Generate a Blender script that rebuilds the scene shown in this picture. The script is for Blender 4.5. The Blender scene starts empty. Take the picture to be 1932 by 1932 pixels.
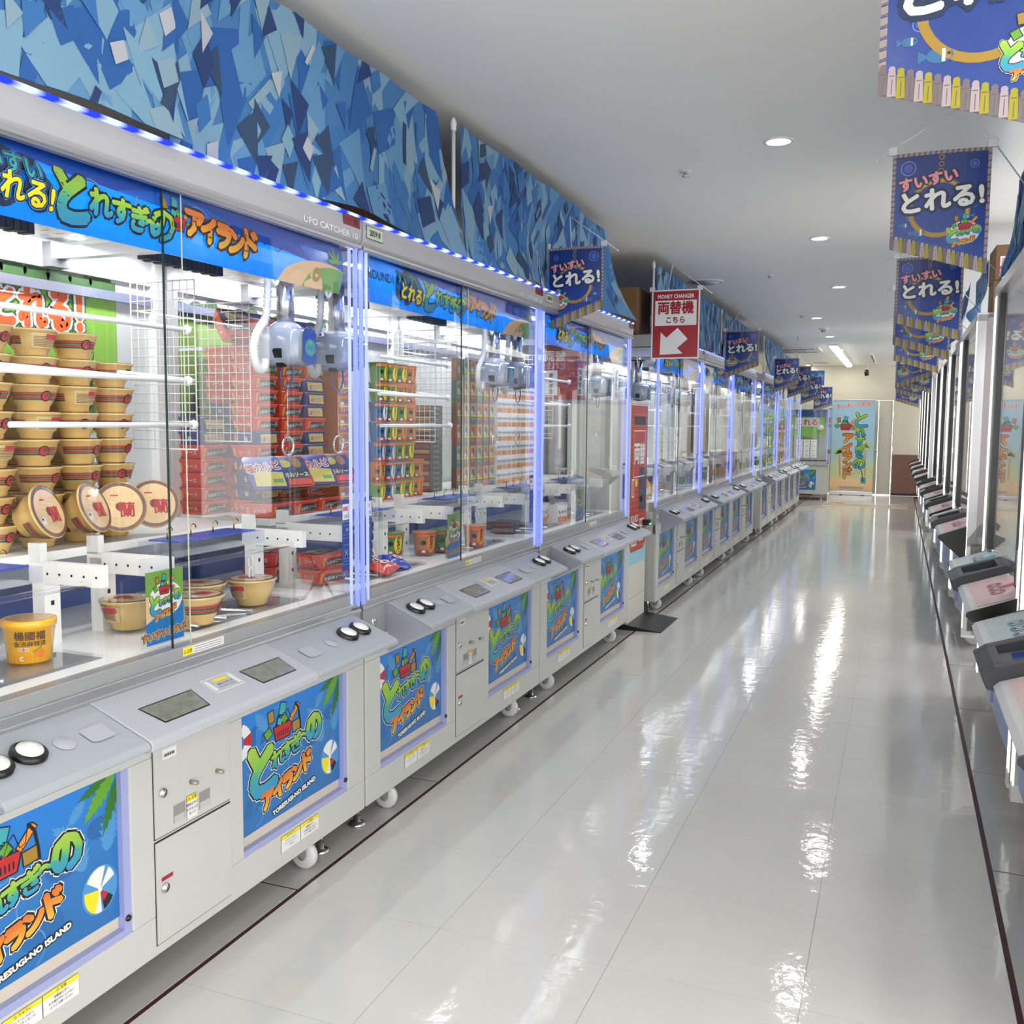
import bpy, math, random
from mathutils import Vector, Matrix
PI = math.pi
S = bpy.context.scene
COL = S.collection

# ------------------------------------------------------------------ camera
F_PX, CAM_H = 1818.66, 1.40
YAW, PIT, ROL = 0.3802, 0.0910, -0.0077
fw = Vector((-math.sin(YAW)*math.cos(PIT), math.cos(YAW)*math.cos(PIT), -math.sin(PIT)))
rt0 = Vector((math.cos(YAW), math.sin(YAW), 0)); dn0 = -rt0.cross(fw)
rt = rt0*math.cos(ROL) + dn0*math.sin(ROL); dn = dn0*math.cos(ROL) - rt0*math.sin(ROL)
cd = bpy.data.cameras.new('camera'); cam = bpy.data.objects.new('camera', cd); COL.objects.link(cam)
cd.sensor_fit = 'HORIZONTAL'; cd.sensor_width = 36.0; cd.lens = 36.0*F_PX/1932; cd.clip_start = .05; cd.clip_end = 80
cam.matrix_world = Matrix(((rt.x, -dn.x, -fw.x, 0), (rt.y, -dn.y, -fw.y, 0), (rt.z, -dn.z, -fw.z, CAM_H), (0, 0, 0, 1)))
S.camera = cam
# ------------------------------------------------------------------ world, exposure
w = bpy.data.worlds.new('world'); S.world = w; w.use_nodes = True
w.node_tree.nodes['Background'].inputs[0].default_value = (1, .99, .97, 1)
w.node_tree.nodes['Background'].inputs[1].default_value = 2.5
S.view_settings.view_transform = 'Standard'; S.view_settings.look = 'None'
S.view_settings.exposure = 0.95; S.view_settings.gamma = 1; S.view_settings.use_curve_mapping = False
S.cycles.transparent_max_bounces = 40; S.cycles.max_bounces = 8; S.cycles.caustics_reflective = False
S.cycles.caustics_refractive = False; S.cycles.sample_clamp_indirect = 6
CEIL = 2.66
DOWN_W, MACH_W = 1.5, 4.0

def area(name, loc, size, power, color=(1, 1, 1), rot=(0, 0, 0), size_y=None, shape='RECTANGLE', parent=None, spread=None):
    l = bpy.data.lights.new(name, 'AREA'); l.shape = shape; l.size = size
    if size_y: l.size_y = size_y
    l.energy = power; l.color = color
    if spread: l.spread = spread
    o = bpy.data.objects.new(name, l); o.location = loc; o.rotation_euler = rot; COL.objects.link(o)
    if parent: o.parent = parent
    return o

# ------------------------------------------------------------------ materials
def hx(h):
    h = h.lstrip('#'); c = [int(h[i:i+2], 16)/255 for i in (0, 2, 4)]
    return tuple(x/12.92 if x <= .04045 else ((x+.055)/1.055)**2.4 for x in c)
MATS = {}
def M(name, col, rough=.5, metal=0., emit=0., noise=0., bump=0., nscale=60., spec=None, alpha=1, coat=0):
    if name in MATS: return MATS[name]
    m = bpy.data.materials.new(name); m.use_nodes = True; nt = m.node_tree; p = nt.nodes['Principled BSDF']
    c = hx(col) if isinstance(col, str) else col
    p.inputs['Base Color'].default_value = (*c, 1); p.inputs['Roughness'].default_value = rough
    p.inputs['Metallic'].default_value = metal
    if spec is not None: p.inputs['Specular IOR Level'].default_value = spec
    if coat: p.inputs['Coat Weight'].default_value = coat; p.inputs['Coat Roughness'].default_value = .08
    if emit:
        p.inputs['Emission Color'].default_value = (*c, 1); p.inputs['Emission Strength'].default_value = emit
    if noise or bump:
        tc = nt.nodes.new('ShaderNodeTexCoord'); n = nt.nodes.new('ShaderNodeTexNoise'); n.inputs['Scale'].default_value = nscale
        nt.links.new(tc.outputs['Object'], n.inputs['Vector'])
        if noise:
            mx = nt.nodes.new('ShaderNodeMix'); mx.data_type = 'RGBA'; mx.blend_type = 'MULTIPLY'
            mx.inputs[0].default_value = 1
            mr = nt.nodes.new('ShaderNodeMapRange'); mr.inputs[3].default_value = 1-noise; mr.inputs[4].default_value = 1+noise*.3
            nt.links.new(n.outputs['Fac'], mr.inputs[0]); mx.inputs[6].default_value = (*c, 1)
            nt.links.new(mr.outputs[0], mx.inputs[7]); nt.links.new(mx.outputs[2], p.inputs['Base Color'])
        if bump:
            b = nt.nodes.new('ShaderNodeBump'); b.inputs['Strength'].default_value = bump; b.inputs['Distance'].default_value = .002
            nt.links.new(n.outputs['Fac'], b.inputs['Height']); nt.links.new(b.outputs[0], p.inputs['Normal'])
    MATS[name] = m; return m
def GRAD(name, stops, rough=.4, emit=0):
    if name in MATS: return MATS[name]
    m = bpy.data.materials.new(name); m.use_nodes = True; nt = m.node_tree; p = nt.nodes['Principled BSDF']
    p.inputs['Roughness'].default_value = rough
    uv = nt.nodes.new('ShaderNodeUVMap'); sp = nt.nodes.new('ShaderNodeSeparateXYZ'); r = nt.nodes.new('ShaderNodeValToRGB')
    nt.links.new(uv.outputs[0], sp.inputs[0]); nt.links.new(sp.outputs[1], r.inputs[0]); nt.links.new(r.outputs[0], p.inputs['Base Color'])
    e = r.color_ramp.elements
    e[0].position, e[0].color = stops[0][0], (*hx(stops[0][1]), 1)
    e[1].position, e[1].color = stops[-1][0], (*hx(stops[-1][1]), 1)
    for ps, c in stops[1:-1]:
        q = e.new(ps); q.color = (*hx(c), 1)
    MATS[name] = m; return m
def GLASS(name, tint=(1, 1, 1), refl=1.0, rough=0.0, ior=1.45):
    if name in MATS: return MATS[name]
    m = bpy.data.materials.new(name); m.use_nodes = True; nt = m.node_tree; nt.nodes.clear()
    o = nt.nodes.new('ShaderNodeOutputMaterial'); t = nt.nodes.new('ShaderNodeBsdfTransparent'); g = nt.nodes.new('ShaderNodeBsdfGlossy')
    t.inputs[0].default_value = (*tint, 1); g.inputs['Roughness'].default_value = rough; g.inputs[0].default_value = (refl, refl, refl, 1)
    lw = nt.nodes.new('ShaderNodeLayerWeight'); lw.inputs[0].default_value = .5
    pw = nt.nodes.new('ShaderNodeMath'); pw.operation = 'POWER'; pw.inputs[1].default_value = 4.2; nt.links.new(lw.outputs['Facing'], pw.inputs[0])
    f = nt.nodes.new('ShaderNodeMath'); f.operation = 'MULTIPLY_ADD'; f.inputs[1].default_value = .8; f.inputs[2].default_value = .014; nt.links.new(pw.outputs[0], f.inputs[0])
    mx = nt.nodes.new('ShaderNodeMixShader'); nt.links.new(f.outputs[0], mx.inputs[0]); nt.links.new(t.outputs[0], mx.inputs[1])
    nt.links.new(g.outputs[0], mx.inputs[2]); nt.links.new(mx.outputs[0], o.inputs[0])
    MATS[name] = m; return m
def LED(name, col, s):
    if name in MATS: return MATS[name]
    m = M(name, col, .4, emit=s); m.cycles.emission_sampling = 'NONE'; return m

# ------------------------------------------------------------------ mesh builder
def LEDWAVE():
    m = bpy.data.materials.new('led_wave'); m.use_nodes = True; nt = m.node_tree; nt.nodes.clear()
    o = nt.nodes.new('ShaderNodeOutputMaterial'); e = nt.nodes.new('ShaderNodeEmission'); g = nt.nodes.new('ShaderNodeNewGeometry'); sp = nt.nodes.new('ShaderNodeSeparateXYZ')
    a = nt.nodes.new('ShaderNodeMath'); a.operation = 'MULTIPLY'; a.inputs[1].default_value = 56; b = nt.nodes.new('ShaderNodeMath'); b.operation = 'SINE'
    r = nt.nodes.new('ShaderNodeMapRange'); r.inputs[1].default_value = -.7; r.inputs[2].default_value = .7; c = nt.nodes.new('ShaderNodeMix'); c.data_type = 'RGBA'
    c.inputs[6].default_value = (.02, .05, 1, 1); c.inputs[7].default_value = (.55, .66, 1, 1); e.inputs[1].default_value = .85
    for p, q in ((g.outputs['Position'], sp.inputs[0]), (sp.outputs[1], a.inputs[0]), (a.outputs[0], b.inputs[0]), (b.outputs[0], r.inputs[0]), (r.outputs[0], c.inputs[0]), (c.outputs[2], e.inputs[0]), (e.outputs[0], o.inputs[0])): nt.links.new(p, q)
    m.cycles.emission_sampling = 'NONE'; return m
class MB:
    def __init__(self): self.v = []; self.f = []; self.m = []; self.s = []; self.uv = []; self.mats = []
    def mi(self, mat):
        if mat not in self.mats: self.mats.append(mat)
        return self.mats.index(mat)
    def add(self, vs, fs, mat, smooth=False, uvs=None):
        b = len(self.v); self.v += [tuple(p) for p in vs]; k = self.mi(mat)
        self.uv += uvs if uvs else [(0, 0)]*len(vs)
        for f in fs: self.f.append([b+i for i in f]); self.m.append(k); self.s.append(smooth)
        return self
    def box(self, x0, x1, y0, y1, z0, z1, mat):
        return self.add([(x0, y0, z0), (x1, y0, z0), (x1, y1, z0), (x0, y1, z0), (x0, y0, z1), (x1, y0, z1), (x1, y1, z1), (x0, y1, z1)],
                 [(3, 2, 1, 0), (4, 5, 6, 7), (0, 1, 5, 4), (1, 2, 6, 5), (2, 3, 7, 6), (3, 0, 4, 7)], mat)
    def poly(self, pts, mat, uvs=None): return self.add(pts, [tuple(range(len(pts)))], mat, uvs=uvs)
    def prism(self, pts, y0, y1, mat, ax='y'):      # pts (x,z) profile extruded on y
        n = len(pts)
        def P(a, b, c): return (a, c, b) if ax == 'y' else ((c, a, b) if ax == 'x' else (a, b, c))
        vs = [P(a, b, y0) for a, b in pts]+[P(a, b, y1) for a, b in pts]
        fs = [tuple(range(n)), tuple(range(2*n-1, n-1, -1))]+[(i, i+n, (i+1) % n+n, (i+1) % n) for i in range(n)]
        return self.add(vs, fs, mat)
    def tube(self, path, r, mat, n=8, closed=False, cap=True):
        P = [Vector(p) for p in path]; vs = []; L = len(P)
        up = Vector((0, 0, 1)); prev = None
        for i, p in enumerate(P):
            a = P[(i-1) % L] if (closed or i > 0) else p; b = P[(i+1) % L] if (closed or i < L-1) else p
            d = (b-a).normalized()
            if prev is None:
                u = d.cross(up); u = u if u.length > .1 else d.cross(Vector((1, 0, 0)))
            else: u = prev-d*prev.dot(d)
            u.normalize(); prev = u; w_ = d.cross(u)
            rr = r[i] if isinstance(r, (list, tuple)) else r
            vs += [p+(u*math.cos(2*PI*k/n)+w_*math.sin(2*PI*k/n))*rr for k in range(n)]
        fs = []
        for i in range(L if closed else L-1):
            j = (i+1) % L
            fs += [(i*n+k, i*n+(k+1) % n, j*n+(k+1) % n, j*n+k) for k in range(n)]
        self.add(vs, fs, mat, True)
        if cap and not closed:
            b = len(self.v)-L*n; k = self.mi(mat)
            for f in (list(range(b+n-1, b-1, -1)), list(range(b+(L-1)*n, b+L*n))): self.f.append(f); self.m.append(k); self.s.append(False)
        return self
    def lathe(self, prof, c, mat, n=20, mtx=None, smooth=True):   # prof [(r,z)], axis z through c; mtx optional rotation
        c = Vector(c); vs = []
        for r, z in prof:
            for k in range(n):
                p = Vector((r*math.cos(2*PI*k/n), r*math.sin(2*PI*k/n), z))
                vs.append(c+(mtx @ p if mtx else p))
        fs = [(i*n+k, i*n+(k+1) % n, (i+1)*n+(k+1) % n, (i+1)*n+k) for i in range(len(prof)-1) for k in range(n)]
        return self.add(vs, fs, mat, smooth)
    def build(self, name, parent=None, loc=(0, 0, 0), rot=(0, 0, 0), bevel=0):
        me = bpy.data.meshes.new(name); me.from_pydata(self.v, [], self.f)
        for m in self.mats: me.materials.append(m)
        me.polygons.foreach_set('material_index', self.m); me.polygons.foreach_set('use_smooth', self.s)
        ul = me.uv_layers.new(name='UVMap'); li = [0.]*(2*len(me.loops))
        for i, l in enumerate(me.loops): li[2*i], li[2*i+1] = self.uv[l.vertex_index]
        ul.data.foreach_set('uv', li); me.update()
        o = bpy.data.objects.new(name, me); o.location = loc; o.rotation_euler = rot; COL.objects.link(o)
        if parent: o.parent = parent
        if bevel:
            b = o.modifiers.new('bevel', 'BEVEL'); b.width = bevel; b.segments = 2; b.limit_method = 'ANGLE'
        return o
def tag(o, label=None, cat=None, group=None, kind=None):
    for k, v in (('label', label), ('category', cat), ('group', group), ('kind', kind)):
        if v: o[k] = v
    return o
def empty(name, loc=(0, 0, 0), rz=0, **k):
    o = bpy.data.objects.new(name, None); o.location = loc; o.rotation_euler = (0, 0, rz); o.empty_display_size = .1
    COL.objects.link(o); return tag(o, **k)
def copy_tree(o, parent=None, **k):
    c = o.copy(); COL.objects.link(c); c.parent = parent
    for ch in o.children: copy_tree(ch, c)
    return c
ORD = ['first', 'second', 'third', 'fourth', 'fifth', 'sixth', 'seventh', 'eighth', 'ninth', 'tenth', 'eleventh', 'twelfth', 'thirteenth', 'fourteenth', 'fifteenth', 'sixteenth']

# ------------------------------------------------------------------ flat print (text and shapes) in a local frame
GL = {}
def glyphs(s):
    if s in GL: return GL[s]
    c = bpy.data.curves.new('t', 'FONT'); c.body = s; c.resolution_u = 2; c.align_x = 'CENTER'
    o = bpy.data.objects.new('t', c); me = bpy.data.meshes.new_from_object(o)
    vs = []; idx = {}; mp = []
    for v in me.vertices:
        k = (round(v.co.x, 4), round(v.co.y, 4))
        if k not in idx: idx[k] = len(vs); vs.append(k)
        mp.append(idx[k])
    fs = []; ec = {}
    for p in me.polygons:
        f = [mp[i] for i in p.vertices]
        if len(set(f)) < 3: continue
        fs.append(f)
        for a, b in zip(f, f[1:]+f[:1]):
            e = (min(a, b), max(a, b)); ec[e] = ec.get(e, 0)+1
    be = [e for e, n in ec.items() if n == 1 and e[0] != e[1]]
    bpy.data.objects.remove(o); bpy.data.meshes.remove(me); bpy.data.curves.remove(c)
    ys = [v[1] for v in vs] or [0]; xs = [v[0] for v in vs] or [0]
    GL[s] = (vs, fs, be, min(xs), max(xs), min(ys), max(ys)); return GL[s]
def TRANSL(name, col):
    if name in MATS: return MATS[name]
    m = bpy.data.materials.new(name); m.use_nodes = True; nt = m.node_tree; nt.nodes.clear(); c = (*hx(col), 1)
    o = nt.nodes.new('ShaderNodeOutputMaterial'); d = nt.nodes.new('ShaderNodeBsdfDiffuse'); t = nt.nodes.new('ShaderNodeBsdfTranslucent'); g = nt.nodes.new('ShaderNodeBsdfGlossy')
    d.inputs[0].default_value = c; t.inputs[0].default_value = c; g.inputs['Roughness'].default_value = .15
    m1 = nt.nodes.new('ShaderNodeMixShader'); m1.inputs[0].default_value = .3; nt.links.new(d.outputs[0], m1.inputs[1]); nt.links.new(t.outputs[0], m1.inputs[2])
    m2 = nt.nodes.new('ShaderNodeMixShader'); m2.inputs[0].default_value = .05; nt.links.new(m1.outputs[0], m2.inputs[1]); nt.links.new(g.outputs[0], m2.inputs[2]); nt.links.new(m2.outputs[0], o.inputs[0])
    MATS[name] = m; return m
class Art:
    """draws flat print onto an MB: frame origin o, axes ux, uy (normal n)"""
    def __init__(self, mb, o, ux, uy, step=.0004, wrap=None):
        self.b = mb; self.o = Vector(o); self.ux = Vector(ux); self.uy = Vector(uy); self.n = self.ux.cross(self.uy).normalized(); self.st = step; self.wrap = wrap
    def P(self, u, v, l):
        if self.wrap: return self.wrap(u, v, l*self.st)
        return self.o+self.ux*u+self.uy*v+self.n*(l*self.st)
    def shape(self, pts, mat, l=1, uvs=None):
        self.b.poly([self.P(u, v, l) for u, v in pts], mat, uvs); return self
    def rect(self, u0, v0, u1, v1, mat, l=1):
        return self.shape([(u0, v0), (u1, v0), (u1, v1), (u0, v1)], mat, l, [(0, 0), (1, 0), (1, 1), (0, 1)])
    def disc(self, u, v, r, mat, l=1, n=20, ry=None, a0=0, a1=2*PI):
        ry = ry or r; full = a1-a0 >= 2*PI-1e-6
        pts = [(u+r*math.cos(a0+(a1-a0)*k/n), v+ry*math.sin(a0+(a1-a0)*k/n)) for k in range(n if full else n+1)]
        if not full: pts.append((u, v))
        return self.shape(pts, mat, l)
    def ring(self, u, v, r0, r1, mat, l=1, n=28, a0=0, a1=2*PI):
        for k in range(n):
            a = a0+(a1-a0)*k/n; c = a0+(a1-a0)*(k+1)/n
            self.shape([(u+r0*math.cos(a), v+r0*math.sin(a)), (u+r1*math.cos(a), v+r1*math.sin(a)), (u+r1*math.cos(c), v+r1*math.sin(c)), (u+r0*math.cos(c), v+r0*math.sin(c))], mat, l)
        return self
    def line(self, pts, wd, mat, l=1):
        for (a, b), (c, d) in zip(pts, pts[1:]):
            dx, dy = c-a, d-b; L = math.hypot(dx, dy) or 1; nx, ny = -dy/L*wd/2, dx/L*wd/2
            self.shape([(a-nx, b-ny), (c-nx, d-ny), (c+nx, d+ny), (a+nx, b+ny)], mat, l)
        return self
    def text(self, s, u, v, size, mat, l=2, rot=0, fat=0, sx=1., shear=0., outl=(), cen=True, lmap=None):
        """fat and outline widths in metres; outl = [(width, mat), ...] drawn below, widest first"""
        vs, fs, be, x0, x1, y0, y1 = glyphs(s); cy = (y0+y1)/2 if cen else 0
        cr, sr = math.cos(rot), math.sin(rot)
        def T(x, y):
            X = x*size*sx; Y = (y-cy)*size+X*shear
            return (u+X*cr-Y*sr, v+X*sr+Y*cr)
        P2 = [T(x, y) for x, y in vs]; uv = [(0, (y-y0)/max(1e-6, y1-y0)) for x, y in vs]
        lay = [(w_+fat, m_) for w_, m_ in outl]+[(fat, mat)]
        for i, (wd, mt) in enumerate(lay):
            L = l+i; top = (i == len(lay)-1)
            self.b.add([self.P(a, b_, L) for a, b_ in P2], fs, mt, uvs=uv)
            if wd > 0:
                pv, pf, pu = [], [], []
                for e in be:
                    (a, b_), (c, d) = P2[e[0]], P2[e[1]]; dx, dy = c-a, d-b_; Ln = math.hypot(dx, dy)
                    if Ln < 1e-7: continue
                    nx, ny = -dy/Ln*wd, dx/Ln*wd; ex, ey = dx/Ln*wd*.7, dy/Ln*wd*.7; k = len(pv)
                    for q in ((a-nx, b_-ny), (c-nx, d-ny), (c+ex, d+ey), (c+nx, d+ny), (a+nx, b_+ny), (a-ex, b_-ey)): pv.append(self.P(*q, L+.12+.11*(len(pf) % 7)))
                    ua, uc = uv[e[0]], uv[e[1]]; pu += [ua, uc, uc, uc, ua, ua]; pf.append(tuple(range(k, k+6)))
                self.b.add(pv, pf, mt, uvs=pu)
        return self

# common materials
WHITE = M('painted_steel_white', '#bdbeba', .35, noise=.02, nscale=8)
WHITE2 = M('white_plastic', '#dededc', .35)
GREYP = M('panel_grey_plastic', '#a1a8ae', .38, noise=.03, nscale=300)
GREYP2 = M('panel_centre_grey', '#aeb0b8', .4, noise=.03, nscale=300)
RAIL = M('brushed_rail', '#a3a4a6', .32, .3)
ALU = M('anodised_aluminium', '#c4c4c8', .3, .8)
CHROME = M('chrome', '#d8d8da', .08, 1)
BLACK = M('black_plastic', '#0b0b0c', .35)
DARK = M('dark_seam', '#2a2b2e', .6)
RUBBER = M('caster_grey', '#c9c9cb', .5)
LILAC = M('lilac_acrylic', '#989ecb', .3)
GLS = GLASS('clear_glass', (.985, .99, .99))
GLS2 = GLASS('clear_acrylic', (.96, .97, .99), 1.0, .02)
EDGE = M('glass_edge_green', '#16312e', .1)
PALE = M('pale_glass_edge', '#c9d2bc', .2)
LEDW = LED('led_white', '#c6d2ff', .95)
LEDM = LED('led_mid', '#7f93ff', .8)
LEDB = LED('led_blue', '#2a44ff', .9)
LEDH = LEDWAVE()
LEDL = LED('led_lilac', '#7c8bff', .5)
K = M('print_black', '#151719', .4); W_ = M('print_white', '#dededb', .4); TRANSL('banner_blue', '#0a6cd0'); TRANSL('banner_deep', '#0a48a6'); YEL = M('print_yellow', '#e8d21e', .45); RED = M('print_red', '#b5262c', .4)
LEAFG = M('print_leaf', '#5d9a2a', .4); LEAFD = M('print_leaf_dark', '#2f6b24', .4); BRN = M('print_brown', '#5a3a2a', .45)
TEAL = M('print_teal', '#3aa0a6', .4); ORG = M('print_orange', '#e08a2a', .4); PINK = M('print_pink', '#e3929c', .45); NAVY = M('print_navy', '#10264a', .4)
GOLD = M('print_gold', '#9c7a26', .4); SAND = M('print_sand', '#d9b48c', .45)
GB = GRAD('print_green_blue', [(0, '#2c8abc'), (.4, '#3a9c98'), (.6, '#79b443'), (1, '#a0be44')])
OY = GRAD('print_orange_yellow', [(0, '#d9ac38'), (.5, '#d68a30'), (1, '#cc6a2a')])
BL1 = GRAD('print_blue_water', [(0, '#2468a8'), (.5, '#286fb2'), (1, '#267ace')], .28)
BL2 = M('print_blue_light', '#4a8cc4', .3); BL3 = M('print_blue_mid', '#20609e', .3)

# ================================================================== ROOM
def floor_mat(name, col, rough):
    m = M(name, col, rough); nt = m.node_tree; p = nt.nodes['Principled BSDF']
    g = nt.nodes.new('ShaderNodeNewGeometry'); n = nt.nodes.new('ShaderNodeTexNoise'); n.inputs['Scale'].default_value = 3.2; n.inputs['Detail'].default_value = 5
    nt.links.new(g.outputs['Position'], n.inputs['Vector'])
    r = nt.nodes.new('ShaderNodeMapRange'); r.inputs[3].default_value = rough*.6; r.inputs[4].default_value = rough*1.7
    nt.links.new(n.outputs['Fac'], r.inputs[0]); nt.links.new(r.outputs[0], p.inputs['Roughness'])
    n2 = nt.nodes.new('ShaderNodeTexNoise'); n2.inputs['Scale'].default_value = 17; n2.inputs['Detail'].default_value = 4
    nt.links.new(g.outputs['Position'], n2.inputs['Vector'])
    b = nt.nodes.new('ShaderNodeBump'); b.inputs['Strength'].default_value = .4; b.inputs['Distance'].default_value = .003
    nt.links.new(n2.outputs['Fac'], b.inputs['Height']); nt.links.new(b.outputs[0], p.inputs['Normal'])
    mx = nt.nodes.new('ShaderNodeMix'); mx.data_type = 'RGBA'; mx.blend_type = 'MULTIPLY'; mx.inputs[0].default_value = 1
    mr = nt.nodes.new('ShaderNodeMapRange'); mr.inputs[3].default_value = .94; mr.inputs[4].default_value = 1.03
    nt.links.new(n.outputs['Fac'], mr.inputs[0]); mx.inputs[6].default_value = (*hx(col), 1); nt.links.new(mr.outputs[0], mx.inputs[7])
    nt.links.new(mx.outputs[2], p.inputs['Base Color']); return m
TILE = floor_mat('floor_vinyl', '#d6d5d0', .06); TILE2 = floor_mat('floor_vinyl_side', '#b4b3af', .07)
SEAM = M('floor_seam', '#8e8a86', .6); WINE = M('floor_wine_line', '#3d121c', .5)
XL, XR, YB = -1.618, .322, 21.2
b = MB(); b.box(-5.5, 4, -5, YB, -.15, -.003, WINE); b.box(XL+.006, XR-.006, .3, YB, -.003, -.0012, SEAM)
b.box(-5.5, 4, -5, .38, -.003, 0, TILE)
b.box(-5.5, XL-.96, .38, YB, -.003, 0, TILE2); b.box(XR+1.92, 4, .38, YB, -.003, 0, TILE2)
floor = tag(b.build('floor'), kind='structure')
def one_tile(wx, wy, mat): return MB().box(-wx/2+.0007, wx/2-.0007, -wy/2+.0007, wy/2-.0007, -.0025, 0, mat)
pt = None; ty = .4795; cw = (XR-XL-.012)/4
for j in range(-4, 44):
    y0 = 2.31+ty*(j-.5)+ty/2-ty/2
    if y0+ty/2 > YB: break
    for i in range(4):
        x = XL+.006+cw*(i+.5)
        if pt is None: pt = one_tile(cw, ty, TILE).build('floor_tile', floor); o = pt
        else: o = pt.copy(); COL.objects.link(o); o.parent = floor
        o.location = (x, y0, 0)
pt = None
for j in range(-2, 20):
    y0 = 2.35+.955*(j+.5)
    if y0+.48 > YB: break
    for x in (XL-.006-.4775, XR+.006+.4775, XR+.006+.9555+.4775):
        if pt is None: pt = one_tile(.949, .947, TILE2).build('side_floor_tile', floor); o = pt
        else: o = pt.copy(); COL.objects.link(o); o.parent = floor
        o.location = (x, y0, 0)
CEILM = M('ceiling_white_paint', '#f0f0ee', .7, noise=.02, nscale=2, bump=.05)
WALLM = M('wall_cream_paint', '#cfc9bb', .7, noise=.02, nscale=3); DADO = M('wall_maroon_dado', '#7a5550', .5, noise=.04, nscale=4)
tag(MB().box(-5.5, 4, -5, YB+.2, CEIL, CEIL+.15, CEILM).build('ceiling'), kind='structure')
def wall(name, x0, x1, y0, y1, inner):     # upper paint, maroon dado, black skirting
    b = MB(); b.box(x0, x1, y0, y1, .84, CEIL, WALLM); b.box(x0, x1, y0, y1, .05, .84, DADO); b.box(x0, x1, y0, y1, 0, .05, BLACK)
    return tag(b.build(name), kind='structure')
wall('wall_left', -2.85, -2.7, -5, YB, 0)
wall('wall_back', -5.5, -1.36, YB, YB+.15, 0); wb2 = wall('wall_back', -.11, 4, YB, YB+.15, 0)
tag(MB().box(-1.36, -.11, YB, YB+.15, 1.97, CEIL, WALLM).build('wall_back'), kind='structure')
DOORM = M('door_cream_steel', '#c9c4b9', .45)
DFR = M('door_frame_cream', '#c9c3b6', .5); b = MB(); b.box(-1.36, -.11, YB-.01, YB+.12, 1.94, 1.97, DFR); b.box(-1.36, -1.34, YB-.01, YB+.12, 0, 1.94, DFR); b.box(-.13, -.11, YB-.01, YB+.12, 0, 1.94, DFR)
dr = tag(b.build('door_1'), kind='structure')
MB().box(-1.335, -.41, YB+.01, YB+.05, .015, 1.935, DOORM).build('door_leaf', dr)
MB().box(-.402, -.135, YB+.01, YB+.05, .015, 1.935, DOORM).build('door_leaf', dr)
MB().lathe([(0, 0), (.03, 0), (.03, .02), (.018, .025), (.02, .05), (0, .055)], (-.45, YB+.01, .93), CHROME, 14, Matrix.Rotation(PI/2, 3, 'X')).build('door_handle', dr)
for z in (.3, .95, 1.65): MB().box(-.14, -.12, YB-.012, YB+.01, z-.05, z+.05, CHROME).build('door_hinge', dr)

# ---- ceiling fittings
LAMP = LED('lamp_face', '#fff6e6', 14)
DL = None; dls = []
for i, (x, y) in enumerate([(-.55, -2.7), (-.55, -.3), (-.55, 2.12), (-.55, 4.53), (-.55, 6.91), (-.56, 9.33), (-.95, 11.9), (-.96, 14.4), (-.96, 16.9), (-1.8, 20.95),
                            (2.6, 1), (2.6, 6), (2.6, 11), (2.6, 16)]):
    if DL is None:
        DL = empty('ceiling_downlight'); b = MB(); b.lathe([(.052, -.001), (.053, -.006), (.066, -.006), (.068, 0), (.066, .01)], (0, 0, 0), WHITE2, 28); b.build('trim_ring', DL)
        MB().lathe([(0, -.0035), (.052, -.0035), (.052, .01)], (0, 0, 0), LAMP, 28).build('lamp_lens', DL); o = DL
    else: o = copy_tree(DL)
    o.location = (x, y, CEIL)
    o['category'] = 'downlight'; o['group'] = 'recessed downlights in the ceiling'
    dls.append(o)
    area('downlight_glow', (x, y, CEIL-.012), .11, DOWN_W, (1, .97, .93), shape='DISK')
for i, o in enumerate(dls):
    if i < 3: o['label'] = 'round recessed downlight out of the frame, %s of three along the ceiling' % ORD[i]
    elif i > 9: o['label'] = 'round recessed downlight behind the right row, %s from the near end' % ORD[i-10]
    else: o['label'] = ('round white recessed downlight, %s nearest of those in the ceiling' % ORD[i-3]) if i > 3 else 'round white recessed downlight nearest the camera, the largest in the photo'
def fit(name, lab, cat, loc, parts, group=None):
    e = empty(name, loc, label=lab, cat=cat, group=group)
    for n, mb in parts: mb.build(n, e)
    return e
for i, (x, y) in enumerate([(-1.04, 4.9), (-1.06, 8.44), (-1.09, 11.6), (-1.4, 14.5)]):
    b = MB().lathe([(.028, 0), (.03, -.004), (.012, -.006)], (0, 0, 0), WHITE2, 16); c = MB().lathe([(.012, -.004), (.012, -.02), (.02, -.022), (.02, -.026), (0, -.027)], (0, 0, 0), CHROME, 12)
    fit('fire_sprinkler', 'small ceiling sprinkler head, %s nearest to the camera' % ORD[i], 'sprinkler', (x, y, CEIL), [('escutcheon', b), ('spray_head', c)], 'sprinkler heads in the ceiling')
b = MB().lathe([(0, -.03), (.05, -.03), (.11, -.02), (.125, -.008), (.13, 0)], (0, 0, 0), ALU, 28); c = MB().lathe([(.13, 0), (.14, -.012), (.15, -.006), (.155, 0)], (0, 0, 0), WHITE2, 28)
fit('ceiling_air_diffuser', 'round grey air diffuser in the ceiling above the money changer sign', 'diffuser', (-1.63, 8.62, CEIL), [('inner_cone', b), ('outer_ring', c)])
b = MB().lathe([(.065, 0), (.065, -.012), (.055, -.02), (.035, -.022), (.033, -.05), (0, -.052)], (0, 0, 0), WHITE2, 20); c = MB().box(-.02, -.005, -.036, -.03, -.045, -.03, BLACK).box(.005, .02, -.036, -.03, -.045, -.03, BLACK)
fit('smoke_detector', 'white round smoke detector hanging under the ceiling between downlights', 'detector', (-.96, 13.2, CEIL), [('detector_body', b), ('sensor_slot', c)])
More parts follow.
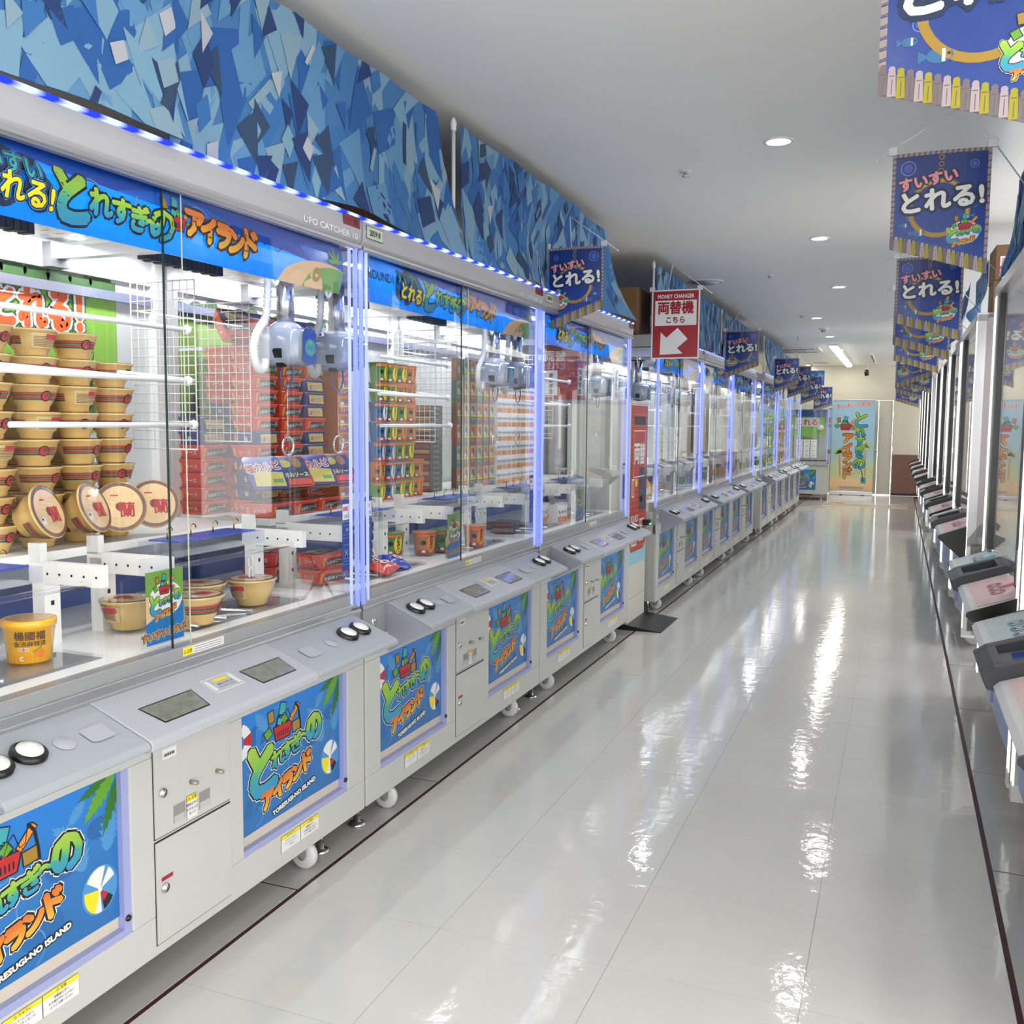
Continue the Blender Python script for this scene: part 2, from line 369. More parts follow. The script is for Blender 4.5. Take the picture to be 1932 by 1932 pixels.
b = MB(); b.box(-.42, .42, -.42, .42, -.03, 0, WHITE2); c = MB(); c.box(-.2, .2, -.2, .2, -.034, -.03, GREYP)
d = [MB().box(-.34, .34, s*.33-.025, s*.33+.025, -.036, -.03, BLACK) for s in (-1, 1)]
fit('ceiling_air_conditioner', 'square white cassette air conditioner in the ceiling above the left row', 'air conditioner', (-1.66, 16.6, CEIL), [('housing', b), ('intake_grille', c), ('air_slot', d[0]), ('air_slot', d[1])])
FLM = LED('tube_light', '#fffbe0', 7)
b = MB().box(-.07, .07, -2.6, 2.6, -.03, 0, WHITE2); c = MB().prism([(-.055, -.03), (.055, -.03), (.04, -.055), (-.04, -.055)], -2.58, 2.58, FLM)
fit('ceiling_batten_light', 'long white fluorescent batten light glowing near the back wall', 'ceiling light', (-1.0, 18.3, CEIL), [('housing', b), ('glowing_diffuser', c)])
area('batten_glow', (-1.0, 18.3, CEIL-.07), .1, 12, (1, .97, .92), size_y=5)
b = MB().box(-.02, .02, -1.4, 1.4, -.03, 0, WHITE2); c = MB().box(-.012, .012, -1.2, .6, -.034, -.03, BLACK)
fit('ceiling_track', 'thin white track with a dark slot on the ceiling near the security camera', 'track', (-.5, 19.2, CEIL), [('rail_body', b), ('track_slot', c)])
b = MB().lathe([(0, 0), (.05, 0), (.05, -.02), (.012, -.025), (.012, -.12)], (0, 0, 0), WHITE2, 16); c = MB().lathe([(0, .06), (.035, .05), (.045, 0), (.04, -.06), (0, -.07)], (0, -.02, -.17), BLACK, 16, Matrix.Rotation(.5, 3, 'X'))
fit('security_camera', 'dark security camera on a white stem hanging from the ceiling by the back wall', 'camera', (-.66, 20.9, CEIL), [('mount', b), ('camera_body', c)])
for i, (x, y) in enumerate([(-1.5, 20.3)]):
    fit('flat_ceiling_speaker', 'flat round grille in the ceiling just before the back wall', 'speaker', (x, y, CEIL), [('grille', MB().lathe([(0, -.01), (.14, -.01), (.15, 0)], (0, 0, 0), ALU, 24))])

# ================================================================== LEFT ROW: crane game cabinets
MW = 1.7225; XF = -1.642
PLEX = M('interior_white', '#cfd0cf', .4); SHELFW = M('shelf_white', '#f2f2ef', .3)
def sheet(mb, pts, mat): mb.poly(pts, mat)
def logo(A, u, v, s, mini=False):
    """the game logo, u,v = centre, s = scale (1 = poster of .54 m)"""
    o3 = [(.0088*s, W_), (.0058*s, K)]
    t = lambda c, x, y, sz, mt, rot=.2, sx=1., f=.0034: A.text(c, u+x*s, v+y*s, sz*s, mt, 4, rot, f*s, sx, outl=o3)
    t('と', -.135, .0, .20, GB, .12, .85, .013); t('れ', -.058, .012, .066, GB); t('す', -.009, .022, .062, GB, .2, 1, .0036); t('ぎ', .038, .03, .064, GB, .2, 1, .003); t('～', .084, .045, .06, GB); t('の', .138, .055, .115, GB, .1, .85, .0075)
    for c, x, y, sz in (('ア', -.108, -.108, .084), ('イ', -.055, -.094, .074), ('ラ', -.006, -.083, .074), ('ン', .042, -.07, .074), ('ド', .094, -.052, .088)): t(c, x, y, sz*.86, OY, .2, 1, .0056)
def basket(A, u, v, s, l=3):
    d = .006*s
    A.shape([(u-.062*s, v+.03*s), (u-.045*s, v-.035*s), (u+.045*s, v-.035*s), (u+.062*s, v+.03*s)], K, l); A.shape([(u-.055*s, v+.025*s), (u-.04*s, v-.03*s), (u+.04*s, v-.03*s), (u+.055*s, v+.025*s)], RED, l+1)
    for k in range(6): A.rect(u-.036*s+k*.013*s, v-.02*s, u-.031*s+k*.013*s, v+.003*s, K, l+2)
    A.line([(u-.04*s, v+.03*s), (u-.03*s, v+.065*s), (u+.01*s, v+.068*s), (u+.03*s, v+.03*s)], .009*s, K, l)
    def item(x, y, w, h, r, mt):
        c, q = math.cos(r), math.sin(r)
        P = lambda e: [(u+(x+a*(w+e)/2*c-b_*(h+e)/2*q)*s, v+(y+a*(w+e)/2*q+b_*(h+e)/2*c)*s) for a, b_ in ((-1, -1), (1, -1), (1, 1), (-1, 1))]
        A.shape(P(.008), K, l-.5); A.shape(P(0), mt, l)
    item(-.07, .075, .03, .045, .15, GOLD); item(.0, .09, .034, .045, -.3, TEAL); item(-.088, .012, .035, .035, .5, LEAFG); item(.075, .055, .02, .075, -.75, ORG); item(.085, -.005, .045, .04, .1, GOLD); item(.01, .045, .03, .03, .6, LEAFG); item(-.02, .042, .03, .025, -.4, TEAL)
def rod_art(A, u, v, s, l=3):
    A.line([(u+.01*s, v-.085*s), (u+.005*s, v-.02*s), (u-.004*s, v+.03*s), (u-.022*s, v+.055*s)], .009*s, K, l); A.line([(u+.012*s, v-.09*s), (u+.008*s, v-.055*s)], .016*s, BRN, l+1)
    A.line([(u-.022*s+.0*s, v+.055*s), (u-.03*s, v+.01*s), (u-.045*s, v+.005*s), (u-.06*s, v+.045*s), (u-.075*s, v+.03*s), (u-.085*s, v+.005*s)], .0025*s, K, l)
    A.disc(u-.087*s, v+.0*s, .005*s, RED, l+1, 8)
def ball(A, u, v, r, l=2):
    A.disc(u, v, r*1.15, BL2, l, 24, r*1.3)
    for c, a0, a1 in ((W_, 1.2, 2.55), (YEL, 3.0, 4.35), (W_, 4.35, 4.8), (RED, 5.0, 5.75), (K, 4.95, 5.7), (W_, .35, .95)):
        rr = r*(1 if c is not RED else .6); A.disc(u, v, rr, c, l+1+(.2 if c is RED else 0), 8, rr*1.22, a0, a1)
    A.disc(u, v, r*.14, W_, l+2.5, 10)
def leaf(A, u, v, L, wd, rot, mt, l=2):
    c, s_ = math.cos(rot), math.sin(rot); P = lambda a, b_: (u+a*c-b_*s_, v+a*s_+b_*c); n = 7
    for k in range(n):
        t0, t1 = k/n, (k+1)/n; w0, w1 = wd*math.sin(PI*min(1, t0*.9+.12)), wd*math.sin(PI*min(1, t1*.9+.1))
        for sg in (-1, 1): A.shape([P(t0*L, 0), P(t0*L+.02*L, sg*w0*.55), P(t1*L+.05*L, sg*w1), P(t1*L, 0)][::sg], mt, l)
def seaweed(A, u, v, s, mt, rot=PI/2, l=1.2):
    leaf(A, u, v, s, s*.28, rot, mt, l)
def poster(A, W=.54, H=.385):
    A.rect(0, 0, W, H, BL1, 0)
    rn = random.Random(4)
    for k in range(14):
        x, y, r = rn.uniform(.03, W-.03), rn.uniform(.02, H-.03), rn.uniform(.02, .05)
        a = rn.uniform(0, 6); A.ring(x, y, r, r+.0035, BL2, .6, 12, a, a+rn.uniform(1.5, 4))
    for x, y, r in ((.36, .21, .05), (.47, .26, .04), (.09, .3, .05), (.3, .08, .06), (.05, .08, .045)): A.disc(x, y, r, BL3, .4, 20, r*.7)
    for x, y, s, a in ((.42, .17, .14, 1.9), (.49, .19, .12, 1.4), (.4, .25, .09, 2.4), (.38, .3, .07, .8), (.13, .3, .09, 2.2)): seaweed(A, x, y, s, BL2, a, .8)
    A.ring(-.0, .3, .028, .06, W_, 1.5, 20, -PI/2, PI/2); A.ring(-.0, .3, .028, .06, RED, 1.7, 8, -.35, .35); A.ring(0, .3, .028, .06, RED, 1.7, 6, 1.2, PI/2)
    leaf(A, W-.02, H-.0, .14, .024, -2.35, LEAFG, 1.8); leaf(A, W-.03, H-.0, .11, .016, 3.5, LEAFD, 1.6); leaf(A, W-.005, H-.01, .15, .02, -1.95, LEAFD, 2)
    ball(A, .465, .1, .048, 2)
    basket(A, .205, .278, .8, 3.2); rod_art(A, .29, .30, .95, 3.2)
    logo(A, .235, .185, .98)
    A.text('TORESUGI-NO ISLAND', .265, .038, .021, W_, 4, .16, .0012, 1.05, outl=[(.0035, K)])
def banner_art(A):
    """header strip, u 0..1.62, v 0..0.15"""
    A.rect(0, 0, 1.62, .155, M('banner_blue', '#0f7fe8', .22), 0)
    DB = M('banner_deep', '#0b4fa6', .22)
    A.shape([(.2, .155), (1.62, .155), (1.62, .06), (1.3, .085), (.9, .1), (.5, .12)], DB, .2)
    rn = random.Random(9)
    for k in range(16):
        x, y, r = rn.uniform(.05, 1.3), rn.uniform(.02, .13), rn.uniform(.03, .07); a = rn.uniform(0, 6)
        A.ring(x, y, r, r+.004, BL2, .4, 10, a, a+1.4) if 0 < y-r and y+r < .15 else None
    u0 = .81
    for x, y, r in ((-.52, .075, .05), (-.46, .06, .045), (-.4, .085, .05), (-.37, .06, .04), (-.46, .1, .045)): A.disc(u0+x, y, r, NAVY, .6, 18)
    A.text('すいすい', u0-.46, .108, .05, TEAL, 2, -.03, .001, outl=[(.004, BL2), (.0025, NAVY)])
    A.text('とれる!', u0-.43, .06, .062, YEL, 2, -.06, .002, outl=[(.005, BL2), (.003, NAVY)])
    o = [(.006, K)]
    A.text('と', u0-.285, .075, .135, GB, 2, .1, .008, .9, outl=o)
    for c, x, y, s in (('れ', -.205, .075, .075), ('す', -.145, .068, .07), ('ぎ', -.09, .062, .07), ('～', -.05, .058, .05), ('の', -.015, .06, .105)): A.text(c, u0+x, y, s*.9, GB, 2, 0, .0032, outl=o)
    basket(A, u0+.035, .075, .55, 2)
    for c, x, y, s in (('ア', .1, .085, .09), ('イ', .155, .08, .085), ('ラ', .215, .075, .085), ('ン', .27, .07, .085), ('ド', .33, .075, .1)): A.text(c, u0+x, y, s*.88, OY, 2, -.04, .0055, outl=[(.0085, BRN), (.005, K)])
    A.line([(u0+.37, .11), (u0+.4, .085), (u0+.43, .105), (u0+.46, .075), (u0+.5, .1), (u0+.56, .09)], .003, K, 1)
    def hl_(u0, r, ry, m, l):
        p = [(u, ry*math.sqrt(max(0, 1-((u-u0)/r)**2))) for u in [u0-r+(min(1.615, u0+r)-u0+r)*k/14 for k in range(15)]]
        A.shape([(u0-r, 0), (min(1.615, u0+r), 0)]+p[:0:-1], m, l)
    hl_(1.5, .21, .08, SAND, .8); hl_(1.56, .15, .07, LEAFG, 1); hl_(1.42, .1, .05, SAND, 1.2)
    A.ring(u0+.66, .04, .008, .022, GOLD, 2, 16)
    for a in (.2, .9, 1.7, 2.4, 3.1): leaf(A, u0+.76, .09, .05, .008, a, LEAFG, 2)
    A.line([(u0+.745, .005), (u0+.76, .09)], .008, BRN, 1.8)
    A.text('ROUND1', .14, .09, .045, K, 1, 0, .001)
def caution(A, u, v, wd, h, head, lines):
    A.rect(u, v, u+wd, v+h, K, 1); A.rect(u+.0006, v+.0006, u+wd-.0006, v+h-.0006, W_, 2); A.rect(u+.0006, v+h*.76, u+wd-.0006, v+h-.0006, YEL, 3)
    A.text('⚠ '+head if False else '△ '+head, u+wd/2, v+h*.88, h*.17, K, 4)
    for i, l_ in enumerate(lines): A.text(l_, u+wd/2, v+h*(.62-.19*i), h*.14, K, 4)
def box_with_hole(b, x0, x1, y0, y1, z0, z1, hy0, hy1, hz0, hz1, mat):
    b.box(x0, x1, y0, hy0, z0, z1, mat); b.box(x0, x1, hy1, y1, z0, z1, mat); b.box(x0, x1, hy0, hy1, z0, hz0, mat); b.box(x0, x1, hy0, hy1, hz1, z1, mat)

def claw_unit(root, y, side):
    """white claw head hanging in the cabinet; side = +1 / -1 which end of the cabinet"""
    bd = MB(); x = -.2; z = 1.64
    n, mth = 22, 12; vs = []; hxx, hyy, hz = .088, .066, .062
    def se(a, e): return math.copysign(abs(a)**e, a)
    for i in range(mth+1):
        ph = -PI/2+PI*i/mth
        for k in range(n):
            t = 2*PI*k/n; vs.append((x+hxx*se(math.cos(ph), .42)*se(math.cos(t), .45), y+hyy*se(math.cos(ph), .42)*se(math.sin(t), .45), z+hz*se(math.sin(ph), .5)))
    fs = [(i*n+k, i*n+(k+1) % n, (i+1)*n+(k+1) % n, (i+1)*n+k) for i in range(mth) for k in range(n)]
    bd.add(vs, fs, M('claw_shell_white', '#8b94a6', .15, coat=.8), True); bd.lathe([(.055, z+.05), (.05, z+.068), (.034, z+.078), (0, z+.079)], (x, y, 0), M('claw_clear_top', '#9aa2b0', .1), 20)
    c = bd.build('claw_unit', root)
    a = Art(MB(), (x+hxx+.0015, y-.037, z-.043), (0, 1.15, 0), (0, 0, 1.12))
    BLU = M('claw_badge_blue', '#1d4f9e', .15)
    a.shape([(.0, .0), (.012, -.012), (.056, -.012), (.066, .0), (.066, .076), (.056, .088), (.012, .088), (0, .076)], BLU, 0); a.disc(.036, .036, .026, TEAL, 1, 14, .024); a.text('と', .034, .044, .03, GB, 2, 0, .001); a.text('アイランド', .042, .026, .012, OY, 2); a.b.build('badge', c)
    MB().tube([(x, y, z+.055), (x, y, 1.872)], .028, M('lift_tube_steel', '#a9abb0', .22, .85), 20).build('lift_tube', c)
    MB().box(x-.06, x+.06, y-.06, y+.06, 1.872, 1.882, BLACK).build('carriage_plate', c)
    ctl = [(-.046, 1.872), (-.05, 1.82), (-.056, 1.76), (-.066, 1.725), (-.09, 1.70), (-.118, 1.665), (-.127, 1.625), (-.118, 1.585), (-.096, 1.565), (-.074, 1.575), (-.066, 1.60)]
    p = []
    for i in range(len(ctl)-1):
        P0, P1, P2, P3 = ctl[max(0, i-1)], ctl[i], ctl[i+1], ctl[min(len(ctl)-1, i+2)]
        for q_ in range(8):
            t = q_/8; f = lambda n_: .5*(2*P1[n_]+(P2[n_]-P0[n_])*t+(2*P0[n_]-5*P1[n_]+4*P2[n_]-P3[n_])*t*t+(3*P1[n_]-P0[n_]-3*P2[n_]+P3[n_])*t**3)
            p.append((x-.03, y+f(0), f(1)))
    MB().tube(p, [.0145 if k % 2 else .0100 for k in range(len(p))], M('hose_white', '#c9c9c9', .5), 10).build('corrugated_hose', c)
    hb2 = [(x+.02, y-.12+.075*k/10, 1.9-.075*math.sin(PI*k/10)) for k in range(11)]; MB().tube(hb2, .0055, WHITE2, 8).build('cable_loop', c)
    CLB = M('clip_blue', '#2b4a8c', .3)
    MB().tube([(x+.01, y-.04+.0, z-.065), (x+.01, y-.045, z-.10), (x+.01, y-.03, z-.125), (x+.01, y-.01, z-.13), (x+.01, y+.01, z-.12), (x+.01, y+.025, z-.09), (x+.01, y+.02, z-.045)], .003, CLB, 8).build('clip', c)
    h = MB(); zz = z-.13
    for k in range(30): h.lathe([(0, -.0025), (.0022, 0), (0, .0025)], (x+.01, y-.01, zz-.0052*k), CHROME, 6)
    h.build('ball_chain', c)
    rg = [(x+.01, y-.01+.03*math.cos(2*PI*k/24), zz-.157-.03+.03*math.sin(2*PI*k/24)) for k in range(24)]
    MB().tube(rg, .0035, CHROME, 8, True).build('ring', c)
    MB().prism([(y-.05, z-.066), (y-.074, z-.015), (y-.068, z-.008), (y-.035, z-.06)], x+.0, x+.03, BLACK, 'x').build('claw_bracket', c)

def wire_grid(mb, P, w_, h, sp=.03, r=.0016):
    """P(u,v) -> point; rectangular lattice of thin wires as square bars"""
    def bar(a, c, rr):
        mb.tube([P(*a), P(*c)], rr, WHITE2, 4)
    nu, nv = round(w_/sp), round(h/sp)
    for i in range(nu+1): bar((w_*i/nu, 0), (w_*i/nu, h), r*(1.6 if i in (0, nu) else 1))
    for j in range(nv+1): bar((0, h*j/nv), (w_, h*j/nv), r*(1.6 if j in (0, nv) else 1))

def make_cabinet():
    R = empty('crane_game_cabinet'); H = MW/2-.006
    # lower cabinet
    b = MB(); b.box(-.85, -.03, -H, H, .09, .765, WHITE); b.build('cabinet_body', R, bevel=.004)
    b = MB(); wz0, wz1 = .19, .592
    b.box(-.03, 0, -H, H, .09, wz0, WHITE); b.box(-.03, 0, -H, H, wz1, .67, WHITE); b.box(-.03, 0, -H, -.755, wz0, wz1, WHITE); b.box(-.03, 0, .75, H, wz0, wz1, WHITE)
    b.box(-.03, 0, -.215, .205, wz0, wz1, WHITE); b.build('front_fascia', R, bevel=.003)
    for y0 in (-.755, .205):
        wd = .545 if y0 > 0 else .54
        f = MB(); f.box(-.03, -.024, y0, y0+wd, wz0, wz1, M('recess_beige', '#c9c0b2', .5)); f.box(-.024, -.004, y0+wd-.022, y0+wd, wz0+.012, wz1, LILAC); f.box(-.024, -.004, y0, y0+wd, wz0, wz0+.016, LILAC)
        pw = f.build('poster_window', R)
        # poster sheet slightly curled
        Wp, Hp = wd-.012, .352
        def wrap(u, v, l, y0=y0, wd=wd, Wp=Wp, Hp=Hp):
            return Vector((-.019+.006*math.sin(PI*min(1, u/Wp))*(.4+.6*v/Hp)+l, y0+.004+u, wz1-Hp-.004+v+.004*math.sin(3*u/Wp)))
        A = Art(MB(), (0, 0, 0), (0, 1, 0), (0, 0, 1), .0003, wrap)
        nn = 10
        for k in range(nn): A.shape([(Wp*k/nn, 0), (Wp*(k+1)/nn, 0), (Wp*(k+1)/nn, Hp), (Wp*k/nn, Hp)], BL1, 0, [(0, 0), (0, 0), (0, 1), (0, 1)])
        sub = Art(A.b, (0, 0, 0), (0, 1, 0), (0, 0, 1), .0003, lambda u, v, l, w_=wrap, k=Wp/.54, q=Hp/.385: w_(u*k, v*q, l))
        old = sub.rect; sub.rect = lambda u0, v0, u1, v1, m, l=1: None if m is BL1 else old(u0, v0, u1, v1, m, l)
        poster(sub); A.b.build('poster', pw)
        MB().lathe([(0, .006), (.007, .005), (.008, 0)], (-.004, y0+wd-.012, wz0+.04), BLACK, 12, Matrix.Rotation(PI/2, 3, 'Y')).build('black_knob', pw)
    # coin door and service door
    for nm, z0, z1 in (('coin_door', .386, .665), ('service_door', .118, .374)):
        d = MB(); d.box(.0, .0006, -.141, .147, z0-.004, z1+.004, DARK); d.box(.0006, .004, -.138, .144, z0, z1, WHITE)
        o = d.build(nm, R, bevel=.0015)
        zl = .495 if nm == 'coin_door' else .254
        MB().lathe([(0, .009), (.006, .009), (.007, .006), (.0115, .006), (.0125, .003), (.0125, 0)], (.004, -.112, zl), CHROME, 18, Matrix.Rotation(PI/2, 3, 'Y')).box(.0125, .0135, -.1125, -.1115, zl-.004, zl+.004, K).build('cylinder_lock', o)
        if nm == 'coin_door':
            for yy, zz in ((-.01, .487), (.09, .482)): MB().tube([(.004, yy, zz), (.026, yy, zz)], .006, M('knob_steel', '#a9a89c', .35, .6), 12).build('return_knob', o)
            for yy in (-.075, .02):
                q = MB(); q.box(.0041, .0046, yy, yy+.042, .402, .447, M('slot_grey', '#8b8b88', .6)); q.prism([(.0046, .402), (.0052, .402), (.0052, .42)], yy+.002, yy+.04, M('slot_light', '#b5b5b1', .6)); q.build('coin_return', o)
            A = Art(MB(), (.0046, -.028, .392), (0, 1, 0), (0, 0, 1)); caution(A, 0, 0, .04, .062, '注意', ['硬貨以外の', 'ものを入れ', 'ないで']); A.b.build('caution_sticker', o)
            A = Art(MB(), (.0046, -.11, .575), (0, 1, 0), (0, 0, 1)); A.rect(0, 0, .05, .025, W_, 0)
            for k in range(14): A.rect(.006+k*.0027, .006, .0072+k*.0027+(k % 3)*.0005, .014, K, 1)
            A.b.build('barcode_sticker', o)
        else:
            MB().box(.0041, .0046, -.122, -.082, .272, .282, M('tape_red', '#a01f3a', .5)).build('red_sticker', o)
    for y0 in (.375, -.58):
        A = Art(MB(), (.0006, y0, .132), (0, 1, 0), (0, 0, 1)); caution(A, 0, 0, .098, .05, 'ちゅうい', ['ぜったいになかへ', 'はいったりしないで', 'ください']); caution(A, .1, 0, .098, .05, '注意', ['保護者の方へ', 'お子様が中に入らない', 'ようご注意ください']); A.b.build('caution_label', R)
    # control panel
    prof = [(-.012, .772), (.0, .772), (.16, .708), (.168, .7), (.166, .69), (.155, .684), (.012, .672), (-.012, .66)]
    b = MB(); b.prism(prof, -.69, -.322, GREYP); b.build('control_panel', R, bevel=.002)
    b = MB(); b.prism(prof, .325, .79, GREYP); b.build('control_panel', R, bevel=.002)
    prof2 = [(-.012, .774), (.0, .774), (.162, .71), (.171, .702), (.169, .686), (.157, .68), (.012, .668), (-.012, .66)]
    b = MB(); b.prism(prof2, -.32, .323, GREYP2); cp = b.build('control_panel_centre', R, bevel=.003)
    b = MB(); b.prism([(-.012, .772), (.168, .694), (.15, .68), (.002, .6), (-.012, .6)], -.702, -.69, M('panel_side_grey', '#8d909c', .45)); b.build('panel_side_cheek', R); b = MB(); b.prism([(-.012, .772), (.168, .694), (.15, .68), (.002, .64), (-.012, .64)], .79, .797, M('panel_side_grey', '#8d909c', .45)); b.build('panel_side_cheek', R)
    sl = math.atan2(.064, .16); rot = Matrix.Rotation(sl, 3, 'Y')
    def PP(t, y, h=0): x = t*.172; return Vector((x+h*math.sin(sl), y, .7735-x*.4+h*math.cos(sl)))
    pux, puy = (0, 1, 0), tuple(-(PP(1, 0)-PP(0, 0)).normalized())
    GW = M('coin_window', '#8a8d80', .12, coat=1, noise=.5, nscale=40)
    for yc, wd in ((-.16, .17), (.2, .165)):
        c = PP(.56, yc, .0015); A = Art(MB(), c, pux, puy, .0006)
        for e, mt, l in ((.004, BLACK, 0), (0, GW, 1)): A.shape([(-wd/2-e, .032+e), (-wd/2+.012-e, -.034-e), (wd/2-.012+e, -.034-e), (wd/2+e, .032+e)][::-1], mt, l)
        A.b.build('coin_window', cp)
    A = Art(MB(), PP(.45, .03, .0012), pux, puy, .0005); A.rect(-.055, -.03, .055, .03, W_, 0); A.rect(-.052, -.027, .052, .027, GREYP2, 1); A.rect(-.02, .008, .03, .02, YEL, 2)
    A.text('景品とり出し方', .005, -.003, .008, K, 2); A.text('ボタンを押してください', .005, -.014, .006, K, 2)
    for sx in (-1, 1): A.rect(sx*.044-.006, -.022, sx*.044+.006, .022, W_, 2)
    A.b.build('instruction_plate', cp)
    LENS = M('button_lens', '#e8e8e6', .08, coat=1)
    for yb, t in ((-.635, .44), (-.555, .43), (.63, .44), (.71, .42)):
        q = MB().lathe([(.036, 0), (.036, .008), (.03, .013), (.027, .013)], PP(t, yb), BLACK, 26, rot).build('push_button', R)
        MB().lathe([(.027, .011), (.025, .0155), (.012, .018), (0, .0185)], PP(t, yb), LENS, 26, rot).build('button_cap', q)
    for yb, t, r in ((-.47, .46, .024), (.53, .47, .024)):
        b = MB().lathe([(r, 0), (r*.9, .0012), (0, .0014)], PP(t, yb), GREYP2, 22, rot); b.build('blank_disc', R)
    for yb in (-.39, .41): b = MB(); A = Art(b, PP(.5, yb, .0012), pux, puy, .0004); A.shape([(-.032, -.02), (-.02, -.026), (.02, -.026), (.032, -.02), (.032, .02), (.02, .026), (-.02, .026), (-.032, .02)], GREYP2, 0); b.build('blank_plate', R)
    # lock plate left of panel
    b = MB(); b.box(-.03, -.008, -H, -.705, .6, .79, RAIL); pl = b.build('lock_plate', R)
    MB().lathe([(0, .008), (.005, .008), (.01, .006), (.014, .003), (.015, 0)], (-.008, -.785, .72), CHROME, 16, Matrix.Rotation(PI/2, 3, 'Y')).build('cylinder_lock', pl)
    A = Art(MB(), (-.0075, -.81, .66), (0, 1, 0), (0, 0, 1)); A.rect(0, 0, .05, .02, W_, 0); A.rect(.01, .007, .04, .012, K, 1); A.b.build('serial_sticker', pl)
    b = MB(); b.box(-.03, -.012, .8, H, .67, .79, RAIL); b.build('end_plate', R)
    # base rail under the glass
    b = MB(); b.box(-.06, -.02, -H, H, .765, .832, RAIL); b.box(-.02, -.012, -H, H, .768, .8, ALU); b.box(-.018, -.006, -H, H, .768, .78, ALU); b.build('glass_rail', R, bevel=.002)
    A = Art(MB(), (-.0198, .0, .806), (0, 1, 0), (0, 0, 1)); A.rect(0, 0, .16, .022, W_, 0); A.rect(.001, .001, .036, .021, YEL, 1); A.text('△注意', .018, .011, .011, K, 2)
    for k in range(3): A.rect(.042, .004+k*.006, .152, .0052+k*.006, DARK, 1)
    A.b.build('caution_label', R)
    # interior shell
    b = MB(); b.box(-.845, -.06, -H+.01, H-.01, .765, .83, SHELFW); b.box(-.85, -.835, -H, H, .83, 1.98, PLEX); b.box(-.835, -.8, -H, -H+.05, .83, 1.98, WHITE2); b.box(-.835, -.8, H-.05, H, .83, 1.98, WHITE2)
    b.box(-.835, -.815, -H, H, 1.87, 1.97, PLEX); b.build('interior_shell', R)
    b = MB(); b.box(-.82, -.7, -.84, .84, .83, .9, M('interior_step_blue', '#5c6fae', .45)); b.build('rear_step', R)
    # pegboard ceiling
    b = MB(); b.box(-.83, -.07, -H+.02, H-.02, 1.955, 1.965, PLEX); SL = M('slot_dark', '#9a9a98', .6)
    for i in range(30):
        for j in range(11): b.poly([(-.78+.06*j, -.8+.055*i, 1.9545), (-.78+.06*j+.03, -.8+.055*i, 1.9545), (-.78+.06*j+.03, -.793+.055*i, 1.9545), (-.78+.06*j, -.793+.055*i, 1.9545)], SL)
    b.build('perforated_ceiling', R)
    for ys in (-1, 1):      # gantry beams and cable chain
        b = MB(); b.box(-.8, -.1, ys*.38-.02, ys*.38+.02, 1.895, 1.93, ALU); b.box(-.82, -.78, ys*.38-.04, ys*.38+.03, 1.87, 1.945, M('bracket_grey', '#8b8c8e', .4, .5)); b.build('gantry_beam', R)
        b = MB(); CH = M('chain_black', '#26262a', .5)
        for k in range(16): b.box(-.5-.02, -.5+.02, ys*.38+.04+k*.022, ys*.38+.059+k*.022, 1.885 if k % 2 else 1.888, 1.915, CH)
        b.build('cable_chain', R)
        b = MB(); b.box(-.84, -.81, ys*.42-.38, ys*.42+.38, 1.8, 1.83, ALU); b.build('gantry_rail', R)
    for y, s in ((.72, 1), (-.70, -1)): claw_unit(R, y, s)
    # header
    b = MB(); b.prism([(-.85, 1.97), (-.01, 1.97), (.0, 1.985), (.004, 2.02), (0, 2.052), (-.02, 2.056), (-.85, 2.056)], -H, H, M('header_grey_white', '#a9a9ae', .4)); hd = b.build('header', R, bevel=.002)
    b = MB(); b.box(-.03, -.012, -H, H, 1.958, 1.972, ALU); b.box(-.018, .002, -H, H, 1.962, 1.97, ALU); b.build('header_trim', hd)
    MB().box(-.02, .006, -H, H, 2.056, 2.0635, LEDH).build('header_led_strip', hd)
    A = Art(MB(), (.0045, .5, 2.0), (0, 1, 0), (0, 0, 1)); A.text('UFO CATCHER 10', .175, -.015, .026, M('embossed_grey', '#ececf0', .4), 0, 0, .0004, 1.45, cen=False); A.b.build('header_lettering', hd)
    A = Art(MB(), (.0045, .742, 2.02), (0, 1, 0), (0, 0, 1)); A.rect(0, 0, .1, .034, K, 0); A.rect(.002, .002, .098, .032, M('tag_red', '#8e2430', .5), 1); A.text('D·8', .03, .017, .02, K, 2); A.rect(.06, .008, .085, .026, K, 2); A.b.build('number_tag', hd)
    A = Art(MB(), (.0045, -.84, 2.0), (0, 1, 0), (0, 0, 1)); A.rect(0, 0, .11, .042, K, 0); A.rect(.002, .002, .108, .04, M('tag_pale', '#c3cbb6', .5), 1); A.text('205918', .055, .021, .026, K, 2, 0, .0008, .9); A.b.build('number_tag', hd)
    # blue banner behind the glass, gently bowed
    def bw(u, v, l): return Vector((-.06+.018*math.sin(PI*v/.155)+.004*math.sin(9*u)+l, -.81+u, 1.813+v))
    A = Art(MB(), (0, 0, 0), (0, 1, 0), (0, 0, 1), .0004, bw)
    for k in range(27):
        for j in range(4): A.shape([(.06*k, .155*j/4), (.06*(k+1), .155*j/4), (.06*(k+1), .155*(j+1)/4), (.06*k, .155*(j+1)/4)], M('banner_blue', '#0f7fe8', .22), -1)
    fl = Art(A.b, (0, 0, 0), (0, 1, 0), (0, 0, 1), .0004, lambda u, v, l: Vector((-.06+.0185*math.sin(PI*v/.155)+.004*math.sin(9*u)+.002+l, -.81+u, 1.813+v)))
    oldr = fl.rect; fl.rect = lambda u0, v0, u1, v1, m, l=1: None if (u1-u0) > 1 else oldr(u0, v0, u1, v1, m, l)
    banner_art(fl); A.b.build('header_banner', R)
    # front glass in two sliding panes, end glass
    for y0, y1, x in ((-.82, .0, -.042), (-.02, .82, -.032)):
        g = MB(); g.box(x-.003, x, y0, y1, .825, 1.965, GLS).build('front_glass', R)
